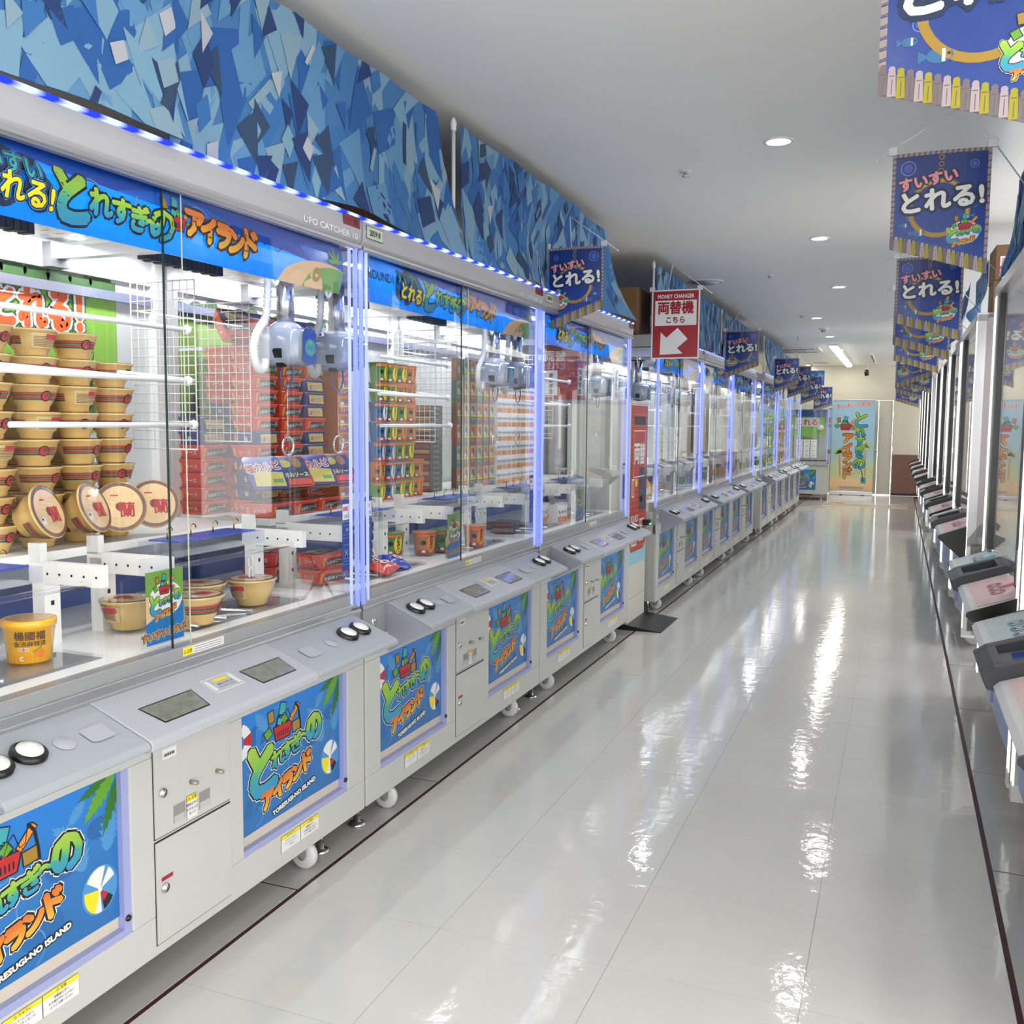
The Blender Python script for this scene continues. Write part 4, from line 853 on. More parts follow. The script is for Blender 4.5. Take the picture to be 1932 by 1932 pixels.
# ================================================================== HANGING PENNANTS AND SIGNS
FB = GRAD('pennant_blue', [(0, '#1e3f8c'), (.7, '#1e3a84'), (1, '#19316f')], .25)  # field blue and tassel colours darkened to carry the shade of a back-lit face
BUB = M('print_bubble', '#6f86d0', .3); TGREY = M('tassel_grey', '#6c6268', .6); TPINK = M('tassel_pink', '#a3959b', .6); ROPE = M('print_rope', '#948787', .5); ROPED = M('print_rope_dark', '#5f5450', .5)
CLEAR = M('clear_plastic_rod', '#c9ccd2', .15, spec=.8); 
def pennant(loc, slope, label, s=1., rz=0, wrod=True, apex=None, hook=None, down='R'):
    """s scale; slope 'R' = bottom edge drops to the right; sheet in the local XZ plane facing -Y"""
    e = empty('hanging_pennant', loc, rz, label=label, cat='banner', group='blue pennants hanging over the aisle')
    Wd = .3*s; hl, hr = (.31*s, .405*s) if slope == 'R' else (.42*s, .31*s)
    def wrap(u, v, l): return Vector((u, .012*s*math.sin(PI*u/Wd)-.0006-l, -v))
    A = Art(MB(), (0, 0, 0), (1, 0, 0), (0, 0, 1), .0004, lambda u, v, l: Vector((u, -(.010*s*math.sin(PI*u/Wd))-l, v)))
    hb = lambda u: hl+(hr-hl)*u/Wd
    n = 8
    for k in range(n):
        u0, u1 = Wd*k/n, Wd*(k+1)/n
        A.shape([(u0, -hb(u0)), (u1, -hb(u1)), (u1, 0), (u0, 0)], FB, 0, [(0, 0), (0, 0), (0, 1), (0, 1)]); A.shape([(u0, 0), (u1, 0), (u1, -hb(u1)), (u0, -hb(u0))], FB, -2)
    bw_ = .011*s
    for k in range(18):      # rope border
        m = ROPE if k % 2 else ROPED
        u0, u1 = Wd*k/18, Wd*(k+.8)/18; A.shape([(u0, -bw_), (u1-.002, -bw_), (u1, 0), (u0+.003, 0)], ROPE, 1); A.shape([(u1-.002, -bw_), (u1+.002, -bw_), (u1+.004, 0), (u1, 0)], ROPED, 1)
        for uu, hh in ((0, hl), (Wd-bw_, hr)):
            v0, v1 = -hh*k/18, -hh*(k+1)/18; A.shape([(uu, v1), (uu+bw_, v1+.002), (uu+bw_, v0), (uu, v0-.002)], ROPE, 1.2); A.shape([(uu, v1), (uu+bw_, v1+.003), (uu+bw_, v1+.006), (uu, v1+.003)], ROPED, 1.4)
    nt = 22
    for k in range(nt):
        u = Wd*(k+.5)/nt; m = (TGREY, TPINK, M('tassel_yellow', '#99901c', .6))[k % 3]; vb = -hb(u); w2 = Wd/nt*.5  # tassel yellow dulled too, back-lit shade put into the colour
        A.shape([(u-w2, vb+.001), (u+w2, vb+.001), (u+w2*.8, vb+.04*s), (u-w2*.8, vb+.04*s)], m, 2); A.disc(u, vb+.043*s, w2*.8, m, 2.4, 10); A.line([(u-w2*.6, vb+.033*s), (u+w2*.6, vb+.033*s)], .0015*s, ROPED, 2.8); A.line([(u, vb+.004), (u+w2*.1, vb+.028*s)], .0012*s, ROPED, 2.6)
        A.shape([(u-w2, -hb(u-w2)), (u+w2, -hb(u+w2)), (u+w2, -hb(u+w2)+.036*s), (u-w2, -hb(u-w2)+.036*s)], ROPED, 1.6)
    q = lambda a: a*s; cx_, cy_ = q(.148), q(-.185)
    A.ring(cx_, cy_, q(.081), q(.096), GOLD, 2, 32); A.ring(cx_, cy_, q(.085), q(.09), M('print_gold_light', '#c0a050', .35), 2.3, 32, -.8, 2.2)
    for k in range(3): A.ring(q(.15), q(-.022-.022*k), q(.006), q(.009), GOLD, 2, 12)
    for x, y, r in ((.05, .05, .024), (.25, .05, .014), (.255, .175, .014), (.06, .21, .012), (.05, .235, .006), (.26, .28, .006)):
        xx = q(x) if slope == 'R' else Wd-q(x); A.ring(xx, q(-y), q(r*.88), q(r), BUB, 1.5, 18); A.disc(xx, q(-y), q(r*.6), M('print_bubble_in', '#3553ae', .3), 1.4, 14)
    A.text('すいすい', q(.112), q(-.092), q(.046), PINK, 3, .16, q(.0022), outl=[(q(.0055), NAVY)])
    A.text('とれる!', q(.152), q(-.155), q(.078), W_, 3, .08, q(.0034), 1.05, outl=[(q(.0095), NAVY)])
    FISH = M('print_fish', '#2f6490', .35)
    for x, y, r, d in ((.09, .262, .02, 1), (.045, .235, .012, 1), (.232, .215, .015, -1)):
        x = q(x) if slope == 'R' else Wd-q(x); d = d if slope == 'R' else -d
        A.disc(x, q(-y), q(r), FISH, 2, 16, q(r*.6)); A.shape([(x-d*q(r*.8), q(-y)), (x-d*q(r*1.6), q(-y-r*.5)), (x-d*q(r*1.6), q(-y+r*.5))][::d], FISH, 2); A.rect(x+q(r*.15), q(-y-r*.5), x+q(r*.4), q(-y+r*.5), W_, 2.5); A.disc(x+d*q(r*.65), q(-y+r*.1), q(r*.12), K, 2.8, 8)
    bx, by = (q(.228), q(-.268)) if slope == 'R' else (q(.07), q(-.27))
    A.disc(bx, by, q(.046), M('print_pale', '#c9d2dc', .4), 3, 20, q(.038)); basket(A, bx, by+q(.018), q(.36), 4); logo(A, bx, by-q(.008), q(.27))
    if slope == 'R' and s > .9: pass
    A.b.build('pennant_sheet', e)
    # clips and rods
    def clip(x): MB().box(x-.013*s, x+.013*s, -.008, .008, -.002, .022*s, CLEAR).tube([(x-.016*s, 0, .02*s), (x+.016*s, 0, .02*s)], .006*s, CLEAR, 8).build('rod_clip', e)
    clip(.0); clip(Wd)
    if slope == 'R': ap = (.215*s, 0, .145*s); fr = (-.052*s, 0, -.012*s); sx = Wd+.02
    else: ap = (.12*s, 0, .155*s); fr = (.372*s, 0, -.028*s); sx = -.02
    R_ = MB(); R_.tube([ap, fr], .0024, CLEAR, 6).lathe([(0, -.006), (.006, 0), (0, .006)], fr, CLEAR, 8); R_.build('hanging_rod', e)
    if hook: MB().tube([ap, hook], .0024, CLEAR, 6).box(hook[0]-.01, hook[0]+.01, hook[1]-.015, hook[1]+.015, hook[2]-.02, hook[2], WHITE2).build('hanging_rod', e)
    return e
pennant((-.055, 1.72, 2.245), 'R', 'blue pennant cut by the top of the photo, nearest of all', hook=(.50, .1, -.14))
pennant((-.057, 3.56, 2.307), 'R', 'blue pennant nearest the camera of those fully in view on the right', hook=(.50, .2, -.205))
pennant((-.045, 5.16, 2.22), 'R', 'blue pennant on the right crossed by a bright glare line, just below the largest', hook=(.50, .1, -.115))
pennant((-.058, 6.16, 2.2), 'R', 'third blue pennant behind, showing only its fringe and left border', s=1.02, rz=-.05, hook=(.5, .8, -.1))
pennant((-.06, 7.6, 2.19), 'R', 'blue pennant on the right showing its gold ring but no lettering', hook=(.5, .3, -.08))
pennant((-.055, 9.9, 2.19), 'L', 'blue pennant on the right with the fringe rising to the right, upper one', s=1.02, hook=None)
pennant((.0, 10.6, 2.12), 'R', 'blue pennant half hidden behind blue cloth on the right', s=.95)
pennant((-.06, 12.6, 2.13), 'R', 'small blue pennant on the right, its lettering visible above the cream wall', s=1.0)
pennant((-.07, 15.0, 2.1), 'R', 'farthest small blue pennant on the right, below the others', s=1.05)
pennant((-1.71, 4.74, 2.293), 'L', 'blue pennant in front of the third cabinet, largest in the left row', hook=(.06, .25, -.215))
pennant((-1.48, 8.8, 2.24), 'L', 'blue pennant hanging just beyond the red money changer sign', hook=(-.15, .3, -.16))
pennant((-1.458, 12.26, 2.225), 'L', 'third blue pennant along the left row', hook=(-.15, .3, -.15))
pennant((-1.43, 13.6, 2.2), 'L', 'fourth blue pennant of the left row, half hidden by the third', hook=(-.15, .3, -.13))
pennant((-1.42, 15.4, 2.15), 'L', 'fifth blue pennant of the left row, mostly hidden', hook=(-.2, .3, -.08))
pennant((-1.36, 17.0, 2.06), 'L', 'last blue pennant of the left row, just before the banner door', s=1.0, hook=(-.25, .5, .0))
sp = empty('end_of_row_board', (-1.5, 17.9, 2.12), label='small square board of blue pattern above the last pennant of the left row', cat='board')
A = Art(MB(), (0, 0, 0), (1, 0, 0), (0, 0, 1)); A.b.box(0, .24, .001, .008, 0, .26, PAL[3]); rn = random.Random(5)
MB().tube([(.12, .004, .26), (.12, .004, CEIL-2.12)], .003, WHITE2, 6).build('hanging_wire', sp)
for k in range(14): x, y = rn.uniform(.02, .18), rn.uniform(.02, .2); A.shape([(x, y), (x+.05, y+.01), (x+.03, y+.05)], PAL[rn.randrange(1, 8)], 1+k*.2)
A.b.build('board_face', sp)
# money changer sign
ms = empty('money_changer_sign', (-1.48, 6.06, 2.243), label='red and white MONEY CHANGER sign with an arrow pointing down left', cat='sign')
SR = M('sign_red', '#9c1420', .3); Wd, Hs = .3, .425
A = Art(MB(), (0, 0, -Hs), (1, 0, 0), (0, 0, 1)); A.b.box(-.002, Wd+.002, .0005, .002, -Hs-.002, .002, CLEAR)
A.rect(0, 0, Wd, Hs, W_, 0); A.rect(.007, .007, Wd-.007, Hs-.007, SR, 1)
A.rect(.02, .205, Wd-.018, .36, W_, 2); A.text('MONEY CHANGER', .15, .385, .034, W_, 2, 0, .0008, .8)
A.text('両替機', .15, .315, .083, SR, 3, 0, .0028, .92); A.text('こちら', .15, .24, .045, SR, 3, 0, .0015, .95)
A.shape([(.055, .025), (.2, .03), (.165, .065), (.23, .12), (.165, .19), (.095, .13), (.058, .165)], W_, 2)
A.b.build('sign_sheet', ms)
for x in (0, Wd): MB().box(x-.015, x+.015, -.008, .008, -.006, .02, CLEAR).build('rod_clip', ms)
MB().tube([(.125, 0, .155), (.372, 0, -.03)], .0024, CLEAR, 6).lathe([(0, -.006), (.006, 0), (0, .006)], (.372, 0, -.03), CLEAR, 8).build('hanging_rod', ms)
MB().tube([(.125, 0, .155), (-.17, .97, -.165)], .0024, CLEAR, 6).box(-.19, -.15, .95, .99, -.178, -.165, WHITE2).build('hanging_rod', ms)

# ================================================================== MONEY CHANGER KIOSK
kx, ky0, ky1 = -1.685, 6.36, 6.84
kk = empty('money_changer', (kx, (ky0+ky1)/2, 0), label='tall red money changer kiosk between the cabinets with a black floor plate', cat='kiosk')
KW = M('kiosk_cream', '#cfcdc2', .4); KR = M('kiosk_red', '#a5301f', .35); KO = M('kiosk_orange', '#cf5a35', .35); hw = .24
b = MB(); b.box(-.45, 0, -hw, hw, .20, 1.545, KW); b.box(-.45, .0, -hw, hw, .0, .196, KW); b.build('kiosk_body', kk, bevel=.004); MB().box(-.46, .005, -hw-.005, hw+.005, 1.545, 1.565, M('kiosk_top', '#b9bab8', .4)).build('top_cover', kk)
A = Art(MB(), (.001, -hw+.015, .6), (0, 1, 0), (0, 0, 1)); WW, HH = 2*hw-.02, .935
A.shape([(0, .0), (.04, -.08), (WW-.08, -.08), (WW, -.02), (WW, HH), (0, HH)], KR, 0); A.shape([(0, -.17), (WW, -.17), (WW, -.02), (WW-.08, -.08), (.04, -.08), (0, 0)], M('kiosk_sky', '#8fc4d6', .4), .5)
rn = random.Random(2)
for i in range(12):
    for j in range(26): A.rect(.012+i*.037, -.06+j*.037, .034+i*.037, -.045+j*.037, KO, 1) if rn.random() < .85 else None
A.rect(.09, .8, WW-.06, .86, K, 2); A.rect(.08, .42, WW-.05, .78, KR, 2); A.ring(.25, .6, 0, .0, W_, 2, 3)
for a in ([(.08, .44), (WW-.06, .44)], [(.08, .76), (WW-.06, .76)], [(.08, .44), (.08, .76)], [(WW-.06, .44), (WW-.06, .76)]): A.line(a, .006, W_, 3)
A.text('両', .165, .6, .16, W_, 3, 0, .005); A.text('替', .315, .6, .16, W_, 3, 0, .005); A.text('ROUND1', .13, .15, .07, W_, 3, 0, .001, .7)
A.rect(.24, .2, WW-.02, .5, M('kiosk_keypad', '#3c3c40', .4), 2.5)
for x, y, w_, h_ in ((.04, .3, .07, .13), (.27, .08, .12, .06), (.05, -.04, .14, .06), (.26, -.02, .12, .06)): A.rect(x, y, x+w_, y+h_, W_, 3); [A.rect(x+.015+k*.03, y+.012, x+.035+k*.03, y+h_-.012, KR, 4) for k in range(int(w_/.035))]
A.disc(.16, .4, .03, YEL, 3, 16); A.rect(.13, .0, WW-.03, .012, K, 3)
A.b.build('printed_front', kk)
MB().box(0, .05, .13, .2, .685, .725, BLACK).build('card_reader', kk); MB().box(0, .012, .06, .12, .86, .9, BLACK).build('coin_slot', kk)
MB().box(.0508, .052, .14, .19, .69, .698, LED('led_green', '#3cff5a', 3)).build('status_light', kk)
b = MB(); b.prism([(-.45, 0), (.245, 0), (.245, .004), (0, .035), (-.45, .035)], -hw-.03, hw+.03, M('floor_plate_black', '#1b1b1d', .3)); b.build('floor_plate', kk)
# red instruction board behind the kiosk
ib = empty('instruction_board', (-2.06, 6.33, 1.57), label='red instruction board with pale picture squares above the money changer', cat='sign')
A = Art(MB(), (.001, 0, 0), (0, 1, 0), (0, 0, 1)); A.b.box(-.01, 0, 0, .36, 0, .4, SR); A.rect(.02, .03, .34, .22, W_, 1)
for i in range(2):
    for j in range(4): A.rect(.04+i*.15, .04+j*.044, .1+i*.15, .075+j*.044, M('picto_grey', '#5b6a6a', .5), 2)
A.text('両替機', .18, .31, .09, W_, 1, 0, .002); A.b.build('board_face', ib)
A = Art(MB(), (0, -.001, 0), (1, 0, 0), (0, 0, 1)); A.b.box(0, .3, .0, .01, 0, .38, SR); A.rect(.02, .03, .17, .2, W_, 1); A.text('両替', .15, .3, .08, W_, 1, 0, .002)
for i in range(2):
    for j in range(4): A.rect(.035+i*.07, .04+j*.038, .075+i*.07, .07+j*.038, M('picto_grey', '#5b6a6a', .5), 2)
A.b.build('board_side', ib, (-.31, 0, 0))

# ================================================================== END OF THE AISLE
rb = empty('roll_up_banner', (-1.295, 20.95, 0), label='tall roll-up banner with vertical Japanese title standing before the cream door', cat='banner')
Wb, Hb = .83, 1.85
A = Art(MB(), (0, 0, .09), (1, 0, 0), (0, 0, 1)); A.rect(0, 0, Wb, Hb, GRAD('banner_sky_sand', [(0, '#e6bf98'), (.12, '#e6c79c'), (.16, '#c9cf9a'), (.3, '#b9cfae'), (.4, '#9fc4dc'), (1, '#8fb6d6')]), 0)
for x, y, s in ((.17, .78, 1), (.66, .9, 1.1)):
    A.line([(x+.02, .3), (x, y)], .035, M('palm_trunk', '#cf9a6e', .5), 1)
    for a in (.3, 1, 1.7, 2.5, 3.2, 3.8, 5.8): leaf(A, x, y, .14*s, .04, a, M('palm_leaf', '#b9cf8f', .5), 1.5)
o3 = [(.02, W_), (.012, K)]
for c, y, s in (('と', 1.45, .36), ('れ', 1.2, .2), ('す', 1.02, .2), ('ぎ', .84, .2), ('～', .7, .14), ('の', .55, .26)): A.text(c, .56, y, s, GB if y != .7 else TEAL, 3, 0, .013, 1, outl=o3)
for c, y, s in (('ア', 1.07, .24), ('イ', .88, .22), ('ラ', .7, .22), ('ン', .53, .2), ('ド', .36, .25)): A.text(c, .32, y, s, OY, 3, 0, .014, 1, outl=o3)
A.text('すいすいとれる!', .42, 1.75, .098, M('print_vermilion', '#c8452a', .4), 3, .08, .003, outl=[(.013, K), (.009, W_)]); basket(A, .27, 1.3, 1.9, 3); rod_art(A, .62, .35, 1.8, 3)
A.rect(.6, .15, .7, .28, TEAL, 3); A.text('TORESUGI-NO ISLAND', .42, .06, .045, W_, 3, 0, .001, outl=[(.005, K)])
A.b.build('printed_sheet', rb)
MB().box(-.01, Wb+.01, -.05, .05, 0, .085, ALU).build('base_cassette', rb, bevel=.01); MB().box(0, Wb, -.01, .01, Hb+.085, Hb+.105, ALU).build('top_bar', rb); MB().tube([(Wb/2, .03, .05), (Wb/2, .03, Hb+.09)], .01, ALU, 8).build('support_rod', rb)
for x in (.2, .62): MB().box(x, x+.05, -.12, .12, 0, .012, BLACK).build('foot', rb)
fm = empty('printed_floor_mat', (-1.22, 17.75, 0), label='flat printed strip of sand and letters lying across the floor before the banner', cat='mat')
A = Art(MB(), (0, 0, .004), (1, 0, 0), (0, 1, 0)); A.b.box(0, 1.4, 0, 1.0, 0, .0036, SAND); A.rect(.01, .12, 1.39, .98, M('mat_pale', '#b9c3c0', .25), 0); A.rect(0, 0, 1.4, .14, SAND, 1)
A.text('とれすぎ～のアイランド', .7, .45, .13, K, 2, 0, .006, 1, outl=[(.014, OY)]); basket(A, .25, .8, 1.4, 2); A.b.build('mat_sheet', fm)

# small claw machine facing the camera
mc = empty('mini_claw_machine', (-1.6, 19.05, 0), label='slim white claw machine facing the camera at the end of the left row', cat='arcade machine')
x0, x1 = -.42, .36
b = MB(); b.box(x0, x1, 0, .8, .12, .66, WHITE); b.build('cabinet_body', mc, bevel=.006)
A = Art(MB(), (x0+.03, -.002, .2), (1, 0, 0), (0, 0, 1)); k_ = Art(A.b, (x0+.05, -.002, .2), (1, 0, 0), (0, 0, 1)); poster(k_); A.b.build('poster', mc)
b = MB(); b.box(x0, x1, -.03, .1, .66, .74, GREYP); cpn = b.build('control_panel', mc, bevel=.01)
for x in (.05, .15): MB().lathe([(.026, 0), (.026, .01), (0, .014)], (x, -.0, .74), BLACK, 16).build('push_button', mc)
b = MB(); b.box(x0, x1, .76, .8, .74, 1.78, PLEX); b.box(x0, x0+.03, .0, .8, .74, 1.78, WHITE2); b.box(x0, x1, 0, .8, 1.72, 1.8, WHITE); b.build('frame', mc)
MB().box(x0+.03, x1-.02, .005, .01, .74, 1.72, GLS).build('front_glass', mc); MB().box(x1-.006, x1, .0, .8, .74, 1.75, GLS).build('side_glass', mc)
for y in (.01, .78): MB().box(x1-.012, x1, y, y+.015, .74, 1.76, LEDL).build('corner_light', mc)
A = Art(MB(), (x0+.04, .3, 1.2), (1, 0, 0), (0, 0, 1)); A.rect(0, 0, .66, .5, M('inner_green', '#8fbf5a', .5), 0); A.rect(0, .38, .66, .5, M('banner_blue', '#0f7fe8', .22), 1); A.rect(.1, .2, .56, .36, W_, 2); A.text('とれる', .33, .28, .14, RED, 3, 0, .004); A.b.build('inner_poster', mc)
MB().lathe([(0, -.05), (.05, -.045), (.07, 0), (.05, .045), (0, .05)], (.2, .22, 1.38), WHITE2, 14).build('claw_head', mc)
for x in (x0+.1, x1-.1): MB().lathe([(0, 0), (.03, 0), (.03, .01), (.012, .015), (.012, .12)], (x, .1, 0), CHROME, 12).build('levelling_foot', mc)
BX = M('prize_box_white', '#f0f0f2', .4)
bp = None
for i in range(3):
    for j in range(4):
        if bp is None:
            bp = empty('boxed_plush', (0, 0, 0)); MB().box(-.055, .055, -.03, .03, 0, .085, BX).build('carton', bp); A = Art(MB(), (-.055, -.031, 0), (1, 0, 0), (0, 0, 1)); A.disc(.04, .05, .008, K, 1, 8); A.disc(.07, .05, .008, K, 1, 8); A.line([(.045, .03), (.055, .025), (.065, .03)], .003, K, 1); A.b.build('face_print', bp); o = bp
        else: o = copy_tree(bp)
        o.location = (-1.6-.28+.13*i+.12, 19.22, .80+.088*j)
        tag(o, 'white boxed prize, %s row up, %s across, in the slim claw machine' % (ORD[j], ORD[i]), 'prize box', 'boxed prizes in the slim claw machine')

# ================================================================== PRIZES
def wrapc(r, z0, cx=0, cy=0, rr=None):
    """print wrapped round a cup: u = arc length, v = height; rr(v) radius"""
    def f(u, v, l):
        R_ = (rr(v) if rr else r)+.0006+l; a = u/r; return Vector((cx+R_*math.cos(a), cy+R_*math.sin(a), z0+v))
    return f
def cband(A, u0, u1, v0, v1, mat, l=1, n=8):
    for k in range(n): a, b_ = u0+(u1-u0)*k/n, u0+(u1-u0)*(k+1)/n; A.shape([(a, v0), (b_, v0), (b_, v1), (a, v1)], mat, l)
BOWLM = M('bowl_gold', '#cfae6c', .25, coat=.8, bump=.4, nscale=90); BOWL2 = M('bowl_shrink_film', '#cdb27a', .15, coat=1); BRIM = M('bowl_rim_grey', '#8d8074', .25, coat=1); PGRN = M('print_green', '#3c5a40', .4); PRED = M('print_noodle_red', '#b0353c', .4)
NOOD = M('lid_noodle_beige', '#d9b888', .3, coat=.8); LIDR = M('lid_border_brown', '#6e4a40', .25, coat=1)
def bowl_rr(v): return .040+(v/.068)*.024+.002*math.sin(PI*v/.068)
def make_bowl():
    e = empty('noodle_bowl')
    MB().lathe([(0, 0), (.036, 0), (.040, .004), (.041, .014), (.046, .02), (.056, .042), (.0625, .064), (.066, .066), (.067, .070), (.064, .0715), (0, .0715)], (0, 0, 0), BOWLM, 28).build('bowl', e)
    b = MB(); A = Art(b, (0, 0, 0), (0, 1, 0), (0, 0, 1), .0004, wrapc(.055, 0, rr=bowl_rr))
    for j, m in enumerate((PGRN, PRED, PGRN, PRED)): cband(A, -.075, .06, .030+j*.0055, .0345+j*.0055, m, 1, 14)
    A.disc(.02, .041, .014, K, 2, 18); A.disc(.02, .041, .0115, PRED, 3, 16); A.disc(.023, .044, .005, PGRN, 4, 10)
    cband(A, .085, .16, .022, .06, BOWL2, 1, 10); [cband(A, .09, .15, .026+.004*k, .0275+.004*k, BRN, 2, 5) for k in range(7)]; cband(A, .12, .155, .045, .058, PRED, 3, 4)
    b.build('printed_band', e)
    b = MB(); A = Art(b, (0, 0, .0722), (0, 1, 0), (-1, 0, 0), .0004); A.disc(0, 0, .064, LIDR, 0, 32); A.disc(0, 0, .055, NOOD, 1, 30); rn = random.Random(3)
    for k in range(26): x, y, a = rn.uniform(-.03, .035), rn.uniform(-.035, .03), rn.uniform(0, 3); A.line([(x, y), (x+.014*math.cos(a), y+.014*math.sin(a))], .0016, BOWLM, 2)
    A.disc(.0, .0, .012, M('egg_brown', '#6e2f2a', .3), 2, 14); A.text('一', -.014, .03, .02, PRED, 3, 0, .001); A.text('蘭', .016, -.008, .042, PRED, 3, 0, .0008); A.rect(-.045, -.03, -.028, -.012, W_, 3); A.rect(-.043, -.02, -.036, -.014, K, 4)
    b.build('lid', e); return e
BW = make_bowl(); first = {}
def place(proto, loc, rot, label, cat, group):
    if proto.name not in first: first[proto.name] = 1; o = proto
    else: o = copy_tree(proto)
    o.location = loc; o.rotation_euler = rot; return tag(o, label, cat, group)
rn = random.Random(12)
for c, (x, y, n) in enumerate([(-2.15, 1.785, 8), (-2.15, 1.93, 8), (-2.155, 2.072, 8), (-2.16, 2.214, 7)]):
    for k in range(n):
        place(BW, (x+rn.uniform(-.006, .006), y+rn.uniform(-.005, .005), 1.0605+.0725*k), (0, 0, rn.choice([-.15, -.3, .1, .2, -1.9])-.35), 'gold noodle bowl, %s up in the %s column of the bowl stack' % (ORD[k], ORD[c]), 'noodle bowl', 'stacked gold noodle bowls')
for c, (x, y, n) in enumerate([(-2.30, 1.86, 7), (-2.30, 2.0, 7), (-2.31, 2.145, 7)]):
    for k in range(n):
        place(BW, (x, y, 1.0605+.0725*k), (0, 0, rn.uniform(-1, 1)), 'gold noodle bowl behind the stack, %s up, rear column %s' % (ORD[k], ORD[c]), 'noodle bowl', 'gold noodle bowls at the back of the stack')
for i, (y, a) in enumerate([(1.845, .95), (2.0, 1.0), (2.165, 1.12), (2.30, 1.15)]):
    t = Matrix.Rotation(.3 if i < 2 else -.6, 4, 'Z') @ Matrix.Rotation(1.2 if i < 2 else 1.3, 4, 'Y')
    o = place(BW, (-2.11, y, 1.136), t.to_euler(), 'tilted noodle bowl showing its lid, %s from the left in front of the stack' % ORD[i], 'noodle bowl', 'tilted noodle bowls'); o.scale = (1.1,)*3
for i, (x, y, l) in enumerate([(-1.93, 2.02, 'noodle bowl on the cabinet floor behind the upright card'), (-1.80, 2.14, 'front noodle bowl beside the right edge of the upright card'), (-1.92, 2.30, 'noodle bowl on the floor under the plastic chain'), (-1.84, 2.44, 'noodle bowl standing alone, rightmost on the first cabinet floor')]):
    o = place(BW, (x, y, .8385), (0, 0, 2.2 if i != 1 else 0), l, 'noodle bowl', 'noodle bowls on the cabinet floor'); o.scale = (1.15,)*3
yc = empty('paper_noodle_cup', (-1.885, 1.655, .838), label='yellow paper noodle cup with Chinese lettering, lower left in the nearest cabinet', cat='noodle cup')
YC = M('cup_yellow', '#f0b21e', .3, coat=.6)
MB().lathe([(0, 0), (.046, 0), (.048, .002), (.0565, .082), (.06, .083), (.061, .098), (.058, .1), (0, .1)], (0, 0, 0), YC, 32).build('cup', yc)
crr = lambda v: .047+v*.118
b = MB(); A = Art(b, (0, 0, 0), (0, 1, 0), (0, 0, 1), .0004, wrapc(.052, 0, rr=crr)); u0 = -.052*.7
A.text('楊國福', u0, .066, .022, BRN, 2, 0, .0005); A.text('金汤麻辣烫', u0, .047, .014, BRN, 2, 0, .0002); A.rect(u0-.025, .030, u0-.003, .038, W_, 2); A.text('酸辣味', u0-.014, .034, .007, RED, 3); A.disc(u0+.02, .024, .012, M('cup_orange', '#d9791e', .4), 1, 14); A.line([(u0+.005, .028), (u0+.025, .038)], .003, LEAFG, 3); A.text('C', u0-.02, .012, .013, W_, 3, 0, .0008); cband(A, -.12, .02, .0, .02, M('cup_amber', '#dd9a1c', .35), .5, 12)
b.build('printed_wrap', yc); b = MB(); A = Art(b, (0, 0, .1005), (0, 1, 0), (-1, 0, 0)); A.disc(0, 0, .05, M('cup_lid', '#c48a3c', .25, coat=.6), 0, 26); b.build('lid', yc)

# tubs of fried noodles
def make_tub(name, body, kind):
    e = empty(name); L, D, Ht = .148, .125, .05
    b = MB(); vs = []; 
    for z, k in ((0, .80), (.004, .82), (.042, .97), (.045, 1.0), (.05, 1.0)):
        for a, c in ((-1, -.86), (-.86, -1), (.86, -1), (1, -.86), (1, .86), (.86, 1), (-.86, 1), (-1, .86)): vs.append((a*D/2*k, c*L/2*k, z))
    fs = [tuple(range(7, -1, -1)), tuple(range(32, 40))]+[(i*8+k, i*8+(k+1) % 8, (i+1)*8+(k+1) % 8, (i+1)*8+k) for i in range(4) for k in range(8)]
    b.add(vs, fs, body); b.build('tub', e)
    A = Art(MB(), (D/2*.86, 0, .006), (0, 1, 0), Vector((.22, 0, 1)).normalized(), .0005)
    if kind == 'red':
        A.shape([(-.045, .002), (.05, .002), (.055, .03), (-.035, .03)], K, 1); A.text('お好みソース', .005, .016, .0165, W_, 2, .1, .0004); A.shape([(-.06, 0), (-.05, 0), (-.045, .034), (-.062, .034)], ORG, 1)
    else:
        A.shape([(-.04, .0), (.06, .0), (.045, .034), (-.058, .034)], M('noodle_yellow', '#cdbb55', .4), 1); A.text('塩カルビ', .0, .018, .02, PRED, 2, .1, .0006, outl=[(.0018, W_)])
    for yy in (-1,):
        B_ = Art(A.b, (0, -L/2*.86, .006), (1, 0, 0), Vector((0, -.2, 1)).normalized(), .0005)
        B_.text('ソース' if kind == 'red' else '塩', .005, .017, .018, W_, 2, 0, .0003); B_.rect(-.045, .004, -.036, .032, ORG, 1)
    A.b.build('side_print', e)
    A = Art(MB(), (0, 0, .0505), (0, 1, 0), (-1, 0, 0), .0005)
    lp = [(-.07, -.048), (-.06, -.058), (.06, -.058), (.07, -.048), (.07, .048), (.06, .058), (-.06, .058), (-.07, .048)]
    if kind == 'red':
        A.shape(lp, M('lid_black', '#1d1a1c', .2, coat=1), 0); A.disc(-.02, .03, .026, M('noodle_yellow', '#cdbb55', .4), 1, 12, .016); A.disc(.03, .032, .02, M('noodle_fried', '#9c6b35', .4), 1, 12, .02); A.rect(-.066, -.055, .066, -.03, M('tub_red', '#b8321f', .25, coat=.8), 1); A.shape([(-.07, -.032), (.07, -.03), (.07, .004), (-.07, -.004)], K, 2); A.text('お好みソース', 0, -.016, .021, W_, 3, .03, .0007)
    else:
        A.shape(lp, M('lid_blue_dark', '#1f2f8f', .2, coat=1), 0); A.shape([(-.06, -.05), (.06, -.054), (.066, .0), (-.05, .01)], M('noodle_yellow', '#cdbb55', .4), 1); A.text('塩カルビ', -.005, .022, .036, PRED, 3, .1, .0012, outl=[(.0035, W_)]); A.rect(.015, -.04, .055, -.025, LEAFG, 2)
    A.b.build('lid_print', e); return e
